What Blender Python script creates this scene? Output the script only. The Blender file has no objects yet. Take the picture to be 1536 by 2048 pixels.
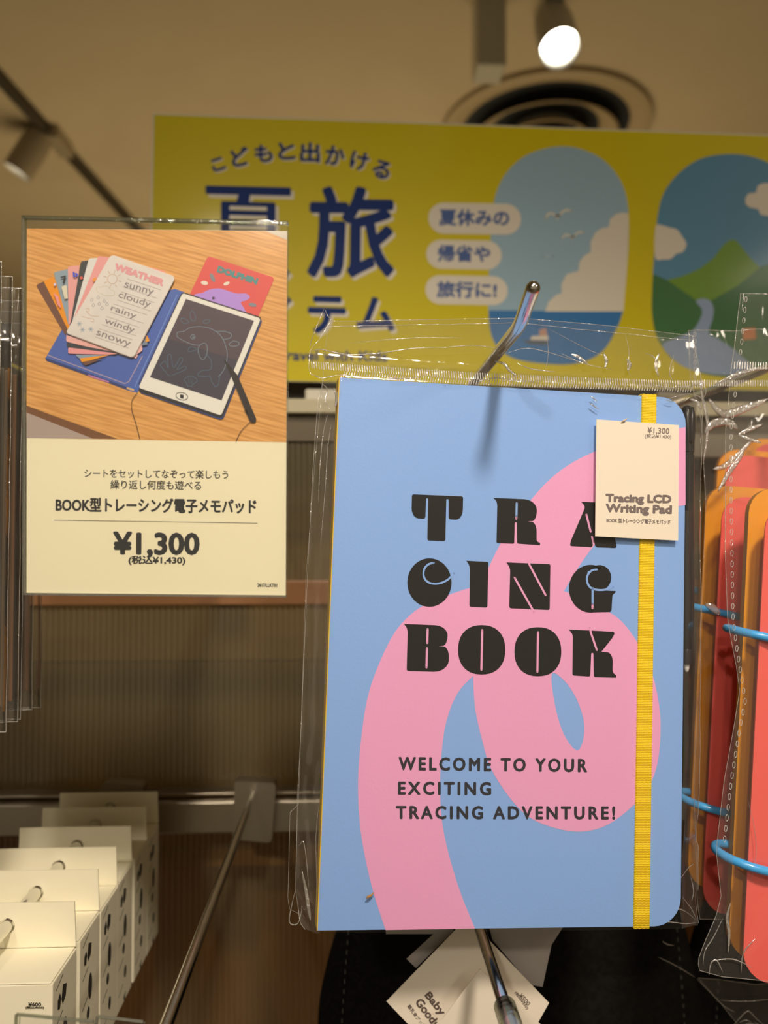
import bpy, bmesh, math, random
from mathutils import Vector, Matrix, noise
from mathutils.geometry import tessellate_polygon

# ------------------------------------------------------------------ camera
S = bpy.context.scene
COL = S.collection
EYE = 1.40
F = 1500.0                                   # focal length in pixels of the 1536 x 2048 frame
YAW, PIT = math.radians(2.48), math.radians(1.64)
fw = Vector((math.sin(YAW)*math.cos(PIT), math.cos(YAW)*math.cos(PIT), math.sin(PIT)))
rt = Vector((math.cos(YAW), -math.sin(YAW), 0))
up = rt.cross(fw)
cd = bpy.data.cameras.new('camera')
cam = bpy.data.objects.new('camera', cd); COL.objects.link(cam); S.camera = cam
cd.sensor_fit = 'VERTICAL'; cd.sensor_height = 36.0; cd.sensor_width = 27.0
cd.lens = F/2048*36
cd.clip_start = 0.01; cd.clip_end = 50
O = Vector((0, 0, EYE))
cam.matrix_world = Matrix(((rt.x, up.x, -fw.x, O.x), (rt.y, up.y, -fw.y, O.y), (rt.z, up.z, -fw.z, O.z), (0, 0, 0, 1)))
cd.dof.use_dof = True; cd.dof.focus_distance = 0.338
cd.dof.aperture_fstop = 6.6

# ------------------------------------------------------------------ view, world, lamps
S.view_settings.view_transform = 'Standard'; S.view_settings.look = 'None'
S.view_settings.gamma = 1.0; S.view_settings.use_curve_mapping = False
S.view_settings.exposure = 0.04
wd = bpy.data.worlds.new('world'); S.world = wd; wd.use_nodes = True
wd.node_tree.nodes['Background'].inputs[0].default_value = (1.0, .82, .56, 1)
wd.node_tree.nodes['Background'].inputs[1].default_value = 0.28
TINT = (1.0, .86, .70)

def spot(loc, target, watts, size, angle, blend=.5, color=TINT):
    l = bpy.data.lights.new('spot_beam', 'SPOT'); l.energy = watts; l.color = color
    l.shadow_soft_size = size; l.spot_size = math.radians(angle); l.spot_blend = blend
    o = bpy.data.objects.new('spot_beam', l); COL.objects.link(o); o.location = loc
    o.rotation_euler = (Vector(target)-Vector(loc)).to_track_quat('-Z', 'Y').to_euler()
    return o
def area(loc, target, watts, sx, sy, color=TINT):
    l = bpy.data.lights.new('added_area_light', 'AREA'); l.energy = watts; l.color = color
    l.shape = 'RECTANGLE'; l.size = sx; l.size_y = sy
    o = bpy.data.objects.new('added_area_light', l); COL.objects.link(o); o.location = loc
    o.rotation_euler = (Vector(target)-Vector(loc)).to_track_quat('-Z', 'Y').to_euler()
    return o
spot((.20, -.62, 2.43), (.03, .24, 1.20), 74, .075, 52, .9)         # the track spot that lights the display
spot((-.47, -1.30, 2.43), (-.05, .30, 1.20), 28, .045, 40, .8)      # a second one further left along the aisle
spot((-.55, -2.3, 2.44), (.22, .66, 1.66), 34, .04, 22, .7)           # added unseen spot, further back, that brightens the banner
spot((.40, 1.52, 2.34), (.30, .40, 1.35), 6, .04, 70, .5)         # the spot seen above the banner
area((1.75, -1.3, 2.49), (1.75, -1.3, 0), 16, .25, 1.2)                # added unseen area light, for fill and glints on the right-hand bags
area((0, 2.6, 1.2), (0, 2.6, 3), 17, 2.5, 1.6, (1, .77, .44))       # added unseen area light facing up, to brighten the ceiling

# ------------------------------------------------------------------ colour and materials
def lin(v): v /= 255.; return v/12.92 if v <= .04045 else ((v+.055)/1.055)**2.4
def A(r, g, b, k=1.0): return tuple(min(.93, lin(c)*k/t) for c, t in zip((r, g, b), TINT))
MATS = {}
def mat(name, rgb, rough=.5, metal=0.0, spec=.5, coat=0.0, bump=None, k=1.0, raw=False, emit=0):
    if name in MATS: return MATS[name]
    m = bpy.data.materials.new(name); m.use_nodes = True; nt = m.node_tree; p = nt.nodes['Principled BSDF']
    c = rgb if raw else A(*rgb, k)
    p.inputs['Base Color'].default_value = (*c, 1); p.inputs['Roughness'].default_value = rough
    p.inputs['Metallic'].default_value = metal; p.inputs['Specular IOR Level'].default_value = spec
    p.inputs['Coat Weight'].default_value = coat; p.inputs['Coat Roughness'].default_value = .12
    if emit:
        p.inputs['Emission Color'].default_value = (*c, 1); p.inputs['Emission Strength'].default_value = emit
    # every material carries a faint procedural grain
    tc = nt.nodes.new('ShaderNodeTexCoord'); n = nt.nodes.new('ShaderNodeTexNoise')
    sc, st = bump if bump else (900, .03)
    n.inputs['Scale'].default_value = sc; n.inputs['Detail'].default_value = 3
    b = nt.nodes.new('ShaderNodeBump'); b.inputs['Strength'].default_value = st; b.inputs['Distance'].default_value = .0004
    nt.links.new(tc.outputs['Object'], n.inputs['Vector']); nt.links.new(n.outputs['Fac'], b.inputs['Height'])
    nt.links.new(b.outputs['Normal'], p.inputs['Normal'])
    MATS[name] = m; return m

def film(name, tint=(1, 1, 1), base=.03, gain=1.0, haze=.03, rough=.06, bscale=60, bstr=.35, stretch=(1, 1, 1), dist=.002):
    """thin clear plastic: transparent with a fresnel sheen, a faint milky haze and fine creases"""
    if name in MATS: return MATS[name]
    m = bpy.data.materials.new(name); m.use_nodes = True; nt = m.node_tree; N = nt.nodes; L = nt.links
    N.remove(N['Principled BSDF']); out = N['Material Output']
    tr = N.new('ShaderNodeBsdfTransparent'); tr.inputs[0].default_value = (*tint, 1)
    gl = N.new('ShaderNodeBsdfGlossy'); gl.inputs['Roughness'].default_value = rough
    df = N.new('ShaderNodeBsdfDiffuse'); df.inputs[0].default_value = (.9, .88, .84, 1)
    tc = N.new('ShaderNodeTexCoord'); mp = N.new('ShaderNodeMapping'); mp.inputs['Scale'].default_value = stretch
    no = N.new('ShaderNodeTexNoise'); no.inputs['Scale'].default_value = bscale; no.inputs['Detail'].default_value = 2
    no.inputs['Distortion'].default_value = .6
    bp = N.new('ShaderNodeBump'); bp.inputs['Strength'].default_value = bstr; bp.inputs['Distance'].default_value = dist
    L.new(tc.outputs['Object'], mp.inputs[0]); L.new(mp.outputs[0], no.inputs['Vector']); L.new(no.outputs['Fac'], bp.inputs['Height'])
    L.new(bp.outputs[0], gl.inputs['Normal'])
    # the sheen of a thin sheet, the same from both of its sides (Schlick)
    fr = N.new('ShaderNodeLayerWeight'); fr.inputs['Blend'].default_value = .5; L.new(bp.outputs[0], fr.inputs['Normal'])
    pw_ = N.new('ShaderNodeMath'); pw_.operation = 'POWER'; pw_.inputs[1].default_value = 4.0; L.new(fr.outputs['Facing'], pw_.inputs[0])
    mu = N.new('ShaderNodeMath'); mu.operation = 'MULTIPLY_ADD'; mu.inputs[1].default_value = gain*.9; mu.inputs[2].default_value = base+.05*gain; mu.use_clamp = True
    L.new(pw_.outputs[0], mu.inputs[0])
    m1 = N.new('ShaderNodeMixShader'); m1.inputs[0].default_value = haze; L.new(tr.outputs[0], m1.inputs[1]); L.new(df.outputs[0], m1.inputs[2])
    m2 = N.new('ShaderNodeMixShader'); L.new(mu.outputs[0], m2.inputs[0]); L.new(m1.outputs[0], m2.inputs[1]); L.new(gl.outputs[0], m2.inputs[2])
    L.new(m2.outputs[0], out.inputs[0]); MATS[name] = m; return m

def ramp_mat(name, c1, c2, scale, stretch, rough=.5, coat=0, detail=6, rot=(0, 0, 0), dist=1.0, lo=.35, hi=.65):
    if name in MATS: return MATS[name]
    m = bpy.data.materials.new(name); m.use_nodes = True; nt = m.node_tree; p = nt.nodes['Principled BSDF']; L = nt.links
    tc = nt.nodes.new('ShaderNodeTexCoord'); mp0 = nt.nodes.new('ShaderNodeMapping'); mp0.inputs['Rotation'].default_value = rot
    mp = nt.nodes.new('ShaderNodeMapping'); mp.inputs['Scale'].default_value = stretch
    no = nt.nodes.new('ShaderNodeTexNoise'); no.inputs['Scale'].default_value = scale; no.inputs['Detail'].default_value = detail; no.inputs['Distortion'].default_value = dist
    r = nt.nodes.new('ShaderNodeValToRGB'); r.color_ramp.elements[0].color = (*c1, 1); r.color_ramp.elements[1].color = (*c2, 1)
    r.color_ramp.elements[0].position = lo; r.color_ramp.elements[1].position = hi
    L.new(tc.outputs['Object'], mp0.inputs[0]); L.new(mp0.outputs[0], mp.inputs[0]); L.new(mp.outputs[0], no.inputs['Vector']); L.new(no.outputs['Fac'], r.inputs[0]); L.new(r.outputs[0], p.inputs['Base Color'])
    p.inputs['Roughness'].default_value = rough; p.inputs['Coat Weight'].default_value = coat; p.inputs['Coat Roughness'].default_value = .15
    if 'fabric' in name: p.inputs['Specular IOR Level'].default_value = .15
    MATS[name] = m; return m

# ------------------------------------------------------------------ object helpers
MW = {}
def tag(o, label=None, cat=None, group=None, kind=None):
    if label: o['label'] = label
    if cat: o['category'] = cat
    if group: o['group'] = group
    if kind: o['kind'] = kind
    return o
def thing(name, label, cat, loc=(0, 0, 0), M=None, group=None):
    o = bpy.data.objects.new(name, None); COL.objects.link(o); o.empty_display_size = .02
    M = M if M is not None else Matrix.Translation(Vector(loc))
    o.matrix_world = M; MW[o] = M.copy()
    return tag(o, label, cat, group)
def mesh_obj(name, verts, faces, mats, parent=None, local=False, idx=None, smooth=False, label=None):
    """links ONE mesh object; verts are world coordinates unless local"""
    me = bpy.data.meshes.new(name)
    if parent is not None and not local:
        root = parent; M = MW[parent]; Mi = M.inverted(); verts = [Mi @ Vector(v) for v in verts]
    me.from_pydata([tuple(v) for v in verts], [], faces)
    if not isinstance(mats, (list, tuple)): mats = [mats]
    for m in mats: me.materials.append(m)
    if idx: me.polygons.foreach_set('material_index', idx)
    if smooth: me.polygons.foreach_set('use_smooth', [True]*len(me.polygons))
    me.update()
    o = bpy.data.objects.new(name, me); COL.objects.link(o)
    if parent is not None:
        o.parent = parent; MW[o] = MW[parent]          # parts share their thing's frame
    else: MW[o] = Matrix()
    if label: o['label'] = label
    return o

class B:
    """collects simple solids into one mesh"""
    def __init__(s): s.v = []; s.f = []; s.i = []
    def add(s, v, f, mi=0):
        n = len(s.v); s.v += [Vector(p) for p in v]; s.f += [[a+n for a in q] for q in f]; s.i += [mi]*len(f); return s
    def box(s, x0, x1, y0, y1, z0, z1, bev=0, mi=0):
        if bev:
            bm = bmesh.new(); bmesh.ops.create_cube(bm, size=1)
            for p in bm.verts: p.co = Vector(((x0+x1)/2+p.co.x*(x1-x0), (y0+y1)/2+p.co.y*(y1-y0), (z0+z1)/2+p.co.z*(z1-z0)))
            bmesh.ops.bevel(bm, geom=bm.edges[:], offset=bev, segments=2, affect='EDGES', profile=.5)
            bm.verts.index_update(); s.add([p.co.copy() for p in bm.verts], [[q.index for q in f.verts] for f in bm.faces], mi); bm.free(); return s
        v = [(x, y, z) for x in (x0, x1) for y in (y0, y1) for z in (z0, z1)]
        return s.add(v, [(0, 1, 3, 2), (4, 6, 7, 5), (0, 4, 5, 1), (2, 3, 7, 6), (0, 2, 6, 4), (1, 5, 7, 3)], mi)
    def tube(s, pts, r, seg=12, cap=True, mi=0):
        pts = [Vector(p) for p in pts]; rr = r if isinstance(r, (list, tuple)) else [r]*len(pts)
        vs = []; fs = []; prev = None
        for k, p in enumerate(pts):
            t = (pts[min(k+1, len(pts)-1)]-pts[max(k-1, 0)]).normalized()
            if prev is None: a = t.orthogonal().normalized()
            else: a = (prev - t*prev.dot(t)).normalized()
            prev = a; b = t.cross(a)
            vs += [p+(a*math.cos(2*math.pi*j/seg)+b*math.sin(2*math.pi*j/seg))*rr[k] for j in range(seg)]
        for k in range(len(pts)-1):
            for j in range(seg): fs.append((k*seg+j, k*seg+(j+1) % seg, (k+1)*seg+(j+1) % seg, (k+1)*seg+j))
        if cap: fs.append(tuple(reversed(range(seg)))); fs.append(tuple(range((len(pts)-1)*seg, len(pts)*seg)))
        return s.add(vs, fs, mi)
    def prism(s, pts, M, z0, z1, mi=0, side=None):
        """closed 2D outline pts extruded between local z0 and z1 of frame M"""
        n = len(pts); vs = [M @ Vector((x, y, z0)) for x, y in pts]+[M @ Vector((x, y, z1)) for x, y in pts]
        t = tessellate_polygon([[Vector((x, y, 0)) for x, y in pts]])
        s.add(vs, [tuple(q) for q in t]+[tuple(a+n for a in q) for q in t], mi)
        s.add(vs, [(j, (j+1) % n, (j+1) % n+n, j+n) for j in range(n)], mi if side is None else side); return s
    def build(s, name, mats, parent=None, smooth=False, local=False, label=None):
        return mesh_obj(name, s.v, s.f, mats, parent, local, s.i, smooth, label)
def smooth_angle(o, deg=35):
    me = o.data
    me.polygons.foreach_set('use_smooth', [True]*len(me.polygons)); me.set_sharp_from_angle(angle=math.radians(deg)); return o

def ray(x, y): return fw+rt*((x-768)/F)-up*((y-1024)/F)
def at(x, y, Y):
    """world point on the vertical plane at distance Y that the photo shows at pixel x, y"""
    r = ray(x, y); return O+r*(Y/r.y)

class Frame:
    """a flat face in the scene: origin, right, up, outward normal"""
    def __init__(s, o, u, v):
        s.o = Vector(o); s.u = Vector(u).normalized(); s.n = s.u.cross(Vector(v)).normalized(); s.v = s.n.cross(s.u)
        s.M = Matrix(((s.u.x, s.v.x, s.n.x, s.o.x), (s.u.y, s.v.y, s.n.y, s.o.y), (s.u.z, s.v.z, s.n.z, s.o.z), (0, 0, 0, 1)))
    def p(s, x, y):
        r = ray(x, y); t = (s.o-O).dot(s.n)/r.dot(s.n); q = O+r*t-s.o
        return (q.dot(s.u), q.dot(s.v))

# rounded outlines: points (x, y, r)
def rnd(pts, seg=5):
    out = []; n = len(pts)
    for i, p in enumerate(pts):
        r = p[2] if len(p) > 2 else 0; P = Vector(p[:2])
        if not r: out.append(tuple(P)); continue
        a = Vector(pts[i-1][:2])-P; b = Vector(pts[(i+1) % n][:2])-P
        ra = min(r, a.length*.49); rb = min(r, b.length*.49); a = P+a.normalized()*ra; b = P+b.normalized()*rb
        k = seg if r > 12 else 3
        # conic towards a circular corner
        w = .7071
        for j in range(k+1):
            t = j/k; d = (1-t)**2+2*t*(1-t)*w+t*t
            q = (a*(1-t)**2+P*(2*t*(1-t)*w)+b*t*t)/d; out.append(tuple(q))
    return out
def cat(pts, seg=6, closed=True):
    """smooth curve through points"""
    n = len(pts); out = []; P = [Vector(p[:2]) for p in pts]
    rng = range(n) if closed else range(n-1)
    for i in rng:
        if closed: a, b, c, d = P[i-1], P[i], P[(i+1) % n], P[(i+2) % n]
        else: a, b, c, d = P[max(i-1, 0)], P[i], P[i+1], P[min(i+2, n-1)]
        for j in range(seg):
            t = j/seg
            out.append(tuple(.5*((2*b)+(c-a)*t+(2*a-5*b+4*c-d)*t*t+(3*b-a-3*c+d)*t**3)))
    if not closed: out.append(tuple(P[-1]))
    return out
def ell(cx, cy, rx, ry, n=28, a0=0, a1=360, e=1.0, rot=0):
    out = []; full = abs(a1-a0) >= 360
    for k in range(n if full else n+1):
        t = math.radians(a0+(a1-a0)*k/n); c, s_ = math.cos(t), math.sin(t)
        x = rx*math.copysign(abs(c)**e, c); y = ry*math.copysign(abs(s_)**e, s_); R = math.radians(rot)
        out.append((cx+x*math.cos(R)-y*math.sin(R), cy+x*math.sin(R)+y*math.cos(R)))
    return out
GC = {}; TH = {}
def glyphs(s, space=1.0, off=0.0):
    key = (s, space, off)
    if key in GC: return GC[key]
    c = bpy.data.curves.new('lettering', 'FONT'); c.body = s; c.resolution_u = 3; c.fill_mode = 'FRONT'; c.space_character = space; c.offset = off
    o = bpy.data.objects.new('lettering', c); COL.objects.link(o)
    dg = bpy.context.evaluated_depsgraph_get(); me = bpy.data.meshes.new_from_object(o.evaluated_get(dg))
    v = [(p.co.x, p.co.y) for p in me.vertices]; f = [tuple(q.vertices) for q in me.polygons]
    bpy.data.objects.remove(o); bpy.data.curves.remove(c); bpy.data.meshes.remove(me)
    x0, x1 = min(p[0] for p in v), max(p[0] for p in v); y0, y1 = min(p[1] for p in v), max(p[1] for p in v)
    if not off: TH[s] = y1-y0
    GC[key] = ([((x-x0)/(x1-x0), (y-y0)/(y1-y0)) for x, y in v], f); return GC[key]

class Art:
    """flat print on a Frame; coordinates are photo pixels (or a crop of it), layers stack by 0.04 mm"""
    STEP = .00004
    def __init__(s, fr, z=0.0, T=None): s.fr = fr; s.z = z; s.T = T or (0, 0, 1.0); s.v = []; s.f = []; s.i = []; s.m = []
    def mi(s, m):
        if m not in s.m: s.m.append(m)
        return s.m.index(m)
    def add(s, pts, faces, m, L):
        n = len(s.v); ox, oy, k = s.T; z = s.z+L*s.STEP; i = s.mi(m)
        s.v += [(*s.fr.p(ox+x/k, oy+y/k), z) for x, y in pts]; s.f += [tuple(a+n for a in q) for q in faces]; s.i += [i]*len(faces)
    def poly(s, pts, m, L=1, holes=()):
        loops = [pts]+list(holes); flat = [p for l in loops for p in l]
        s.add(flat, tessellate_polygon([[Vector((x, y, 0)) for x, y in l] for l in loops]), m, L)
    def line(s, pts, w, m, L=1, closed=False, rnd_end=True):
        P = [Vector(p) for p in pts]; n = len(P); vs = []; fs = []
        for k in range(n):
            a = P[k-1] if (k or closed) else P[k]; b = P[(k+1) % n] if (k < n-1 or closed) else P[k]
            t = (b-a); t = t.normalized() if t.length else Vector((1, 0)); q = Vector((-t.y, t.x))*w/2
            vs += [P[k]+q, P[k]-q]
        for k in range(n if closed else n-1):
            a, b = 2*k, 2*((k+1) % n); fs.append((a, b, b+1, a+1))
        s.add([tuple(v) for v in vs], fs, m, L)
        if rnd_end and not closed:
            for p in (P[0], P[-1]): s.poly(ell(p.x, p.y, w/2, w/2, 10), m, L)
    def text(s, st, bl, br, h, m, L=1, bold=0, space=1.0):
        g, f = glyphs(st, space); a = Vector(bl); b = Vector(br); d = b-a; n = Vector((d.y, -d.x)).normalized()*h
        base = [a+d*x+n*y for x, y in g]
        # heavier strokes: shifted passes of the same print, each a hair above the last
        offs = [(0, 0)] if not bold else [(bold*math.cos(t), bold*math.sin(t)) for t in [k*math.pi/4 for k in range(8)]]+[(0, 0)]
        for k, (ox, oy) in enumerate(offs): s.add([(p.x+ox, p.y+oy) for p in base], f, m, L+k*.09)
    def build(s, name, parent, label=None):
        o = mesh_obj(name, s.v, s.f, s.m, parent, True, s.i, label=label)
        return o

# ------------------------------------------------------------------ palette
chrome = mat('polished_chrome', (.74, .73, .70), .14, 1.0, raw=True)
steel = mat('satin_steel', (.42, .38, .31), .30, 1.0, raw=True)
white_card = mat('white_carton', (250, 226, 184), .6)
clear_film = film('clear_film')
acrylic = film('clear_acrylic', base=.0, gain=.8, haze=.004, rough=.03, bscale=8, bstr=.02)
acr_edge = film('acrylic_edge', tint=(.62, .66, .52), base=.10, gain=1.0, haze=.12, rough=.1, bscale=200, bstr=.3)
film_edge = film('film_edge', base=.25, gain=1.0, haze=.35, rough=.15, bscale=300, bstr=.5)

# ================================================================== THE SETTING
ceil_m = ramp_mat('painted_ceiling', (.50, .41, .27), (.53, .44, .29), 3, (1, 1, 1), .8)
wall_m = ramp_mat('painted_wall', (.36, .33, .20), (.40, .36, .22), 4, (1, 1, 1), .8)
floor_m = ramp_mat('grey_floor', (.30, .25, .19), (.36, .30, .23), 6, (1, 1, 1), .45)
CZ = EYE+1.12
def structure(name, bb, m):
    o = B().box(*bb).build(name, m); tag(o, kind='structure'); return o
structure('ceiling', (-3.2, 3.2, -3, 5.1, CZ, CZ+.05), ceil_m)
structure('floor', (-3.2, 3.2, -3, 5.1, -.05, 0), floor_m)
structure('wall_back', (-3.2, 3.2, 5.0, 5.1, 0, CZ), wall_m)
structure('wall_left', (-3.2, -3.1, -3, 5.0, 0, CZ), wall_m)
structure('wall_right', (3.1, 3.2, -3, 5.0, 0, CZ), wall_m)

# lighting track on the ceiling
trk = mat('dark_track', (52, 40, 22), .5)
t = thing('lighting_track', 'thin dark lighting track running along the ceiling at the upper left', 'lighting track', (-.825, 2.3, CZ))
B().prism([(-.941, 1.0), (-.915, 1.0), (-.720, 3.3), (-.746, 3.3)], Matrix(), CZ-.022, CZ).build('track_rail', trk, t)
lamp_w = mat('lamp_body_paint', (150, 128, 96), .4)
lamp_g = mat('lamp_body_grey', (178, 162, 134), .35)
glow = mat('lamp_lens_glow', (1, .93, .78), .3, raw=True, emit=14)
rim_m = mat('lamp_white_rim', (255, 240, 205), .35)

def lamp(name, label, lens, axis, r, length, body, track, glow_s=1, drv=None):
    t = thing(name, label, 'spotlight', lens)
    ax = Vector(axis).normalized(); L0 = Vector(lens)
    o = B().tube([L0-ax*.004, L0+ax*.012, L0+ax*length*.7, L0+ax*length, L0+ax*(length+.008), L0+ax*(length+.009)], [r, r*1.02, r*1.02, r*.9, r*.6, .0005], 32, cap=False).build('housing', body, t); smooth_angle(o)
    # hollow white snoot with the glowing lens set inside
    bm = B(); a = ax.orthogonal().normalized(); b = ax.cross(a); n = 32; vs = []
    for rr, dd in ((r*1.0, -.004), (r*.97, -.005), (r*.86, .026)):
        vs += [L0+ax*(dd)+(a*math.cos(2*math.pi*j/n)+b*math.sin(2*math.pi*j/n))*rr for j in range(n)]
    bm.add([v-ax*.0 for v in vs], [(q_*n+j, q_*n+(j+1) % n, (q_+1)*n+(j+1) % n, (q_+1)*n+j) for j in range(n) for q_ in (0, 1)])
    o = bm.build('snoot', rim_m, t, smooth=True)
    o.location = (0, 0, 0)
    lens_b = B(); c = L0+ax*.024
    lens_b.add([c]+[c+(a*math.cos(2*math.pi*j/n)+b*math.sin(2*math.pi*j/n))*r*.865 for j in range(n)], [(0, j+1, (j+1) % n+1) for j in range(n)])
    lens_b.build('lens', glow, t)
    top = L0+ax*length*.55
    B().tube([top, Vector((top.x+.0, top.y, CZ-.03))], .006, 10).build('arm', body, t)
    B().box(track[0]-.02, track[0]+.02, track[1]-.06, track[1]+.06, CZ-.035, CZ, .003).build('track_adapter', body, t)
    if drv: B().box(*drv, .004).build('driver_box', body, t)
    return t
c0 = at(1120, 97, 1.45)
lamp('track_spotlight', 'grey spotlight with a glowing round lens above the round ceiling vent', c0, (.02, .52, .83), .040, .13, lamp_g, (c0.x, 1.52),
     drv=(.255, .315, 1.49, 1.56, EYE+.955, CZ))
c1 = at(36, 342, 2.08)
lamp('track_spotlight', 'small pale spotlight hanging from the dark track at the upper left', c1, (.47, .02, .80), .038, .12, lamp_w, (-.825, 2.12))

# round ceiling diffuser
t = thing('ceiling_vent', 'round ceiling air vent of concentric rings behind the spotlight', 'air vent', ((.532), 2.03, CZ))
vent_m = mat('vent_paint', (168, 140, 98), .5); dark_m = mat('vent_shade_dark', (24, 28, 30), .8)
def lathe(prof, cx, cy, n=56):
    b = B(); vs = [(cx+r*math.cos(2*math.pi*j/n), cy+r*math.sin(2*math.pi*j/n), z) for r, z in prof for j in range(n)]
    fs = [(k*n+j, k*n+(j+1) % n, (k+1)*n+(j+1) % n, (k+1)*n+j) for k in range(len(prof)-1) for j in range(n)]
    return b.add(vs, fs)
for nm, prof in (('outer_ring', [(.285, CZ), (.285, CZ-.012), (.262, CZ-.016), (.235, CZ-.004), (.222, CZ+.0)]),
                 ('ring', [(.200, CZ-.034), (.196, CZ-.038), (.150, CZ-.006), (.147, CZ-.002)]),
                 ('ring', [(.125, CZ-.040), (.121, CZ-.044), (.092, CZ-.014), (.088, CZ-.008)]),
                 ('centre_cone', [(.068, CZ-.046), (.064, CZ-.050), (.03, CZ-.030), (.001, CZ-.026)])):
    smooth_angle(lathe(prof, (.532), 2.03).build(nm, vent_m, t), 50)
lathe([(.262, CZ-.002), (.001, CZ-.002)], (.532), 2.03).build('duct_shade', dark_m, t)  # flat disc; the shade inside the vent is put into its dark colour

# ================================================================== DISPLAY FIXTURE
# ribbed translucent back panel, rails, shelf behind
BY = .60
ribm = mat('ribbed_brown_plastic', (92, 74, 44), .22, spec=.5, coat=.3)
t = thing('display_fixture', 'brown ribbed plastic back of the shop display with grey top shelf and wood strip', 'shop fixture', (0, BY, .3))
n = 260; pitch = .0046; vs = []; fs = []; seg = 5
z0, z1 = EYE-.62, EYE+.0735
for k in range(n):
    for j in range(seg):
        a = math.pi*j/seg; x = -.62+pitch*(k+(1-math.cos(a))/2); y = BY-.0016*math.sin(a)
        vs += [(x, y, z0), (x, y, z1)]
m_ = len(vs)//2
fs = [(2*k, 2*k+2, 2*k+3, 2*k+1) for k in range(m_-1)]
ribx = film('ribbed_plastic', tint=(.78, .68, .46), base=.05, gain=.8, haze=.36, rough=.22, bscale=40, bstr=.05)
ribx.node_tree.nodes['Diffuse BSDF'].inputs[0].default_value = (.27, .225, .13, 1)
mesh_obj('ribbed_sheet', vs, fs, ribx, t, smooth=True)
back_wood = ramp_mat('backing_wood', (.52, .24, .05), (.70, .35, .085), 14, (1, 1, .12), .5)
B().box(-.62, .58, .70, .715, EYE-.62, EYE-.262).build('backing_board', back_wood, t)
B().box(-.62, .58, .70, .715, EYE-.258, EYE-.118).build('backing_board', ramp_mat('shaded_backing', (.13, .095, .045), (.18, .13, .062), 6, (1, 1, .5), .6), t)  # shade behind the hanging goods is put into this board's dark colour
B().box(-.62, .58, .70, .715, EYE-.116, EYE+.094).build('backing_board', ramp_mat('lit_backing', (.30, .225, .12), (.36, .27, .15), 6, (1, 1, .5), .6), t)  # lighter board: the light reaching the upper panel is put into its colour
B().box(-.62, .58, BY+.004, .70, EYE-.262, EYE-.250).build('inner_shelf', back_wood, t)
B().box(-.62, .58, BY-.006, BY-.001, EYE-.056, EYE-.037, .001).build('wood_strip', ramp_mat('orange_wood', (.25, .115, .045), (.33, .16, .065), 20, (.1, 1, 1), .45), t)
grey_rail = mat('greige_rail', (196, 176, 134), .4); dk_plate = mat('brown_metal_plate', (98, 82, 58), .4, .3)
B().box(-.62, .58, BY-.012, BY+.10, EYE+.0945, EYE+.1058, .001).build('top_shelf', grey_rail, t)
B().box(-.62, .58, BY-.004, BY+.002, EYE+.0735, EYE+.0945).build('metal_plate', dk_plate, t)
B().box(-.62, .58, BY+.085, BY+.10, EYE+.1058, EYE+.150).build('gap_shade', mat('gap_shade_dark', (40, 28, 14), .5), t)  # stands in for the gap under the banner, its shade painted as dark colour
B().box(-.0385, .10, BY+.015, BY+.045, EYE+.1062, EYE+.1190, .002).build('sign_stand', mat('sign_stand_white', (215, 198, 168), .4), t)
B().box(-.60, .56, BY-.02, .715, 0, EYE-.62).build('plinth', dk_plate, t)

t = thing('hanging_rail', 'dull steel hanging rail across the ribbed panel above the wooden lower part', 'rail', (0, .57, EYE-.226))
B().box(-.62, .58, .568, .580, EYE-.2228, EYE-.1990, .0015).build('rail_bar', steel, t)
B().box(-.62, .58, .5765, .590, EYE-.1975, EYE-.1955, .0005).build('rail_lip', steel, t)
B().box(-.289, -.272, .562, BY-.004, EYE-.60, EYE-.192, .001).build('upright', steel, t)
t = thing('hanging_rail', 'upper steel hanging rail half hidden behind the blue tracing book', 'rail', (0, .57, EYE+.06))
B().box(.0, .58, .568, .580, EYE+.058, EYE+.078, .0015).build('rail_bar', steel, t)

def bracket(t, x, z):
    b = B()
    pts = rnd([(-.0145, -.042, .003), (.0135, -.045, .003), (.0165, -.002, .003), (-.0135, .0, .003)])
    b.prism(pts, Matrix(((1, 0, 0, x), (0, 0, -1, .567), (0, 1, 0, z), (0, 0, 0, 1))), 0, .012)
    o = b.build('bracket', steel, t); smooth_angle(o, 30)
    return o
def rod(name, label, x, z, y1, tip=None, r=.0028, y0=.566, br=True, m=chrome, group=None):
    t = thing(name, label, 'display hook', (x, y0, z), group=group)
    pts = [Vector((x, y0, z)), Vector((x, (y0+y1)/2, z)), Vector((x, y1+.006, z))]
    if tip:
        T = Vector(tip); c = Vector((x, y1, z))
        for k in range(7):
            s_ = k/6; pts.append((c+Vector((0, .006, 0)))*(1-s_)**2+c*2*s_*(1-s_)+(c+(T-c).normalized()*.006)*s_*s_)
        pts.append(T)
    else: pts.append(Vector((x, y1, z)))
    d = (pts[-1]-pts[-2]).normalized(); rr = [r]*len(pts)
    e = pts[-1]
    for k in range(1, 7):
        a = k/6*math.pi/2*.98; pts.append(e+d*r*math.sin(a)); rr.append(r*math.cos(a))
    o = B().tube(pts, rr, 20).build('prong', m, t); smooth_angle(o, 50)
    if br: bracket(t, x, z+.010)
    return t
HZ = EYE+.0855
rod('display_hook', 'chrome hook with an upturned tip above the blue tracing book', .0690, HZ, .304, (.0692, .2815, EYE+.0937))
rod('display_hook', 'empty steel hook pointing at the viewer between the white boxes and the book', -.0713, EYE-.190, .262, r=.0027)
rod('display_hook', 'steel hook carrying the white boxes at the lower left', -.1665, EYE-.190, .318, r=.0031)
t = rod('display_hook', 'steel hook carrying the black pouches and paper tags under the book', .0618, EYE-.190, .262, r=.0027)
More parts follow.
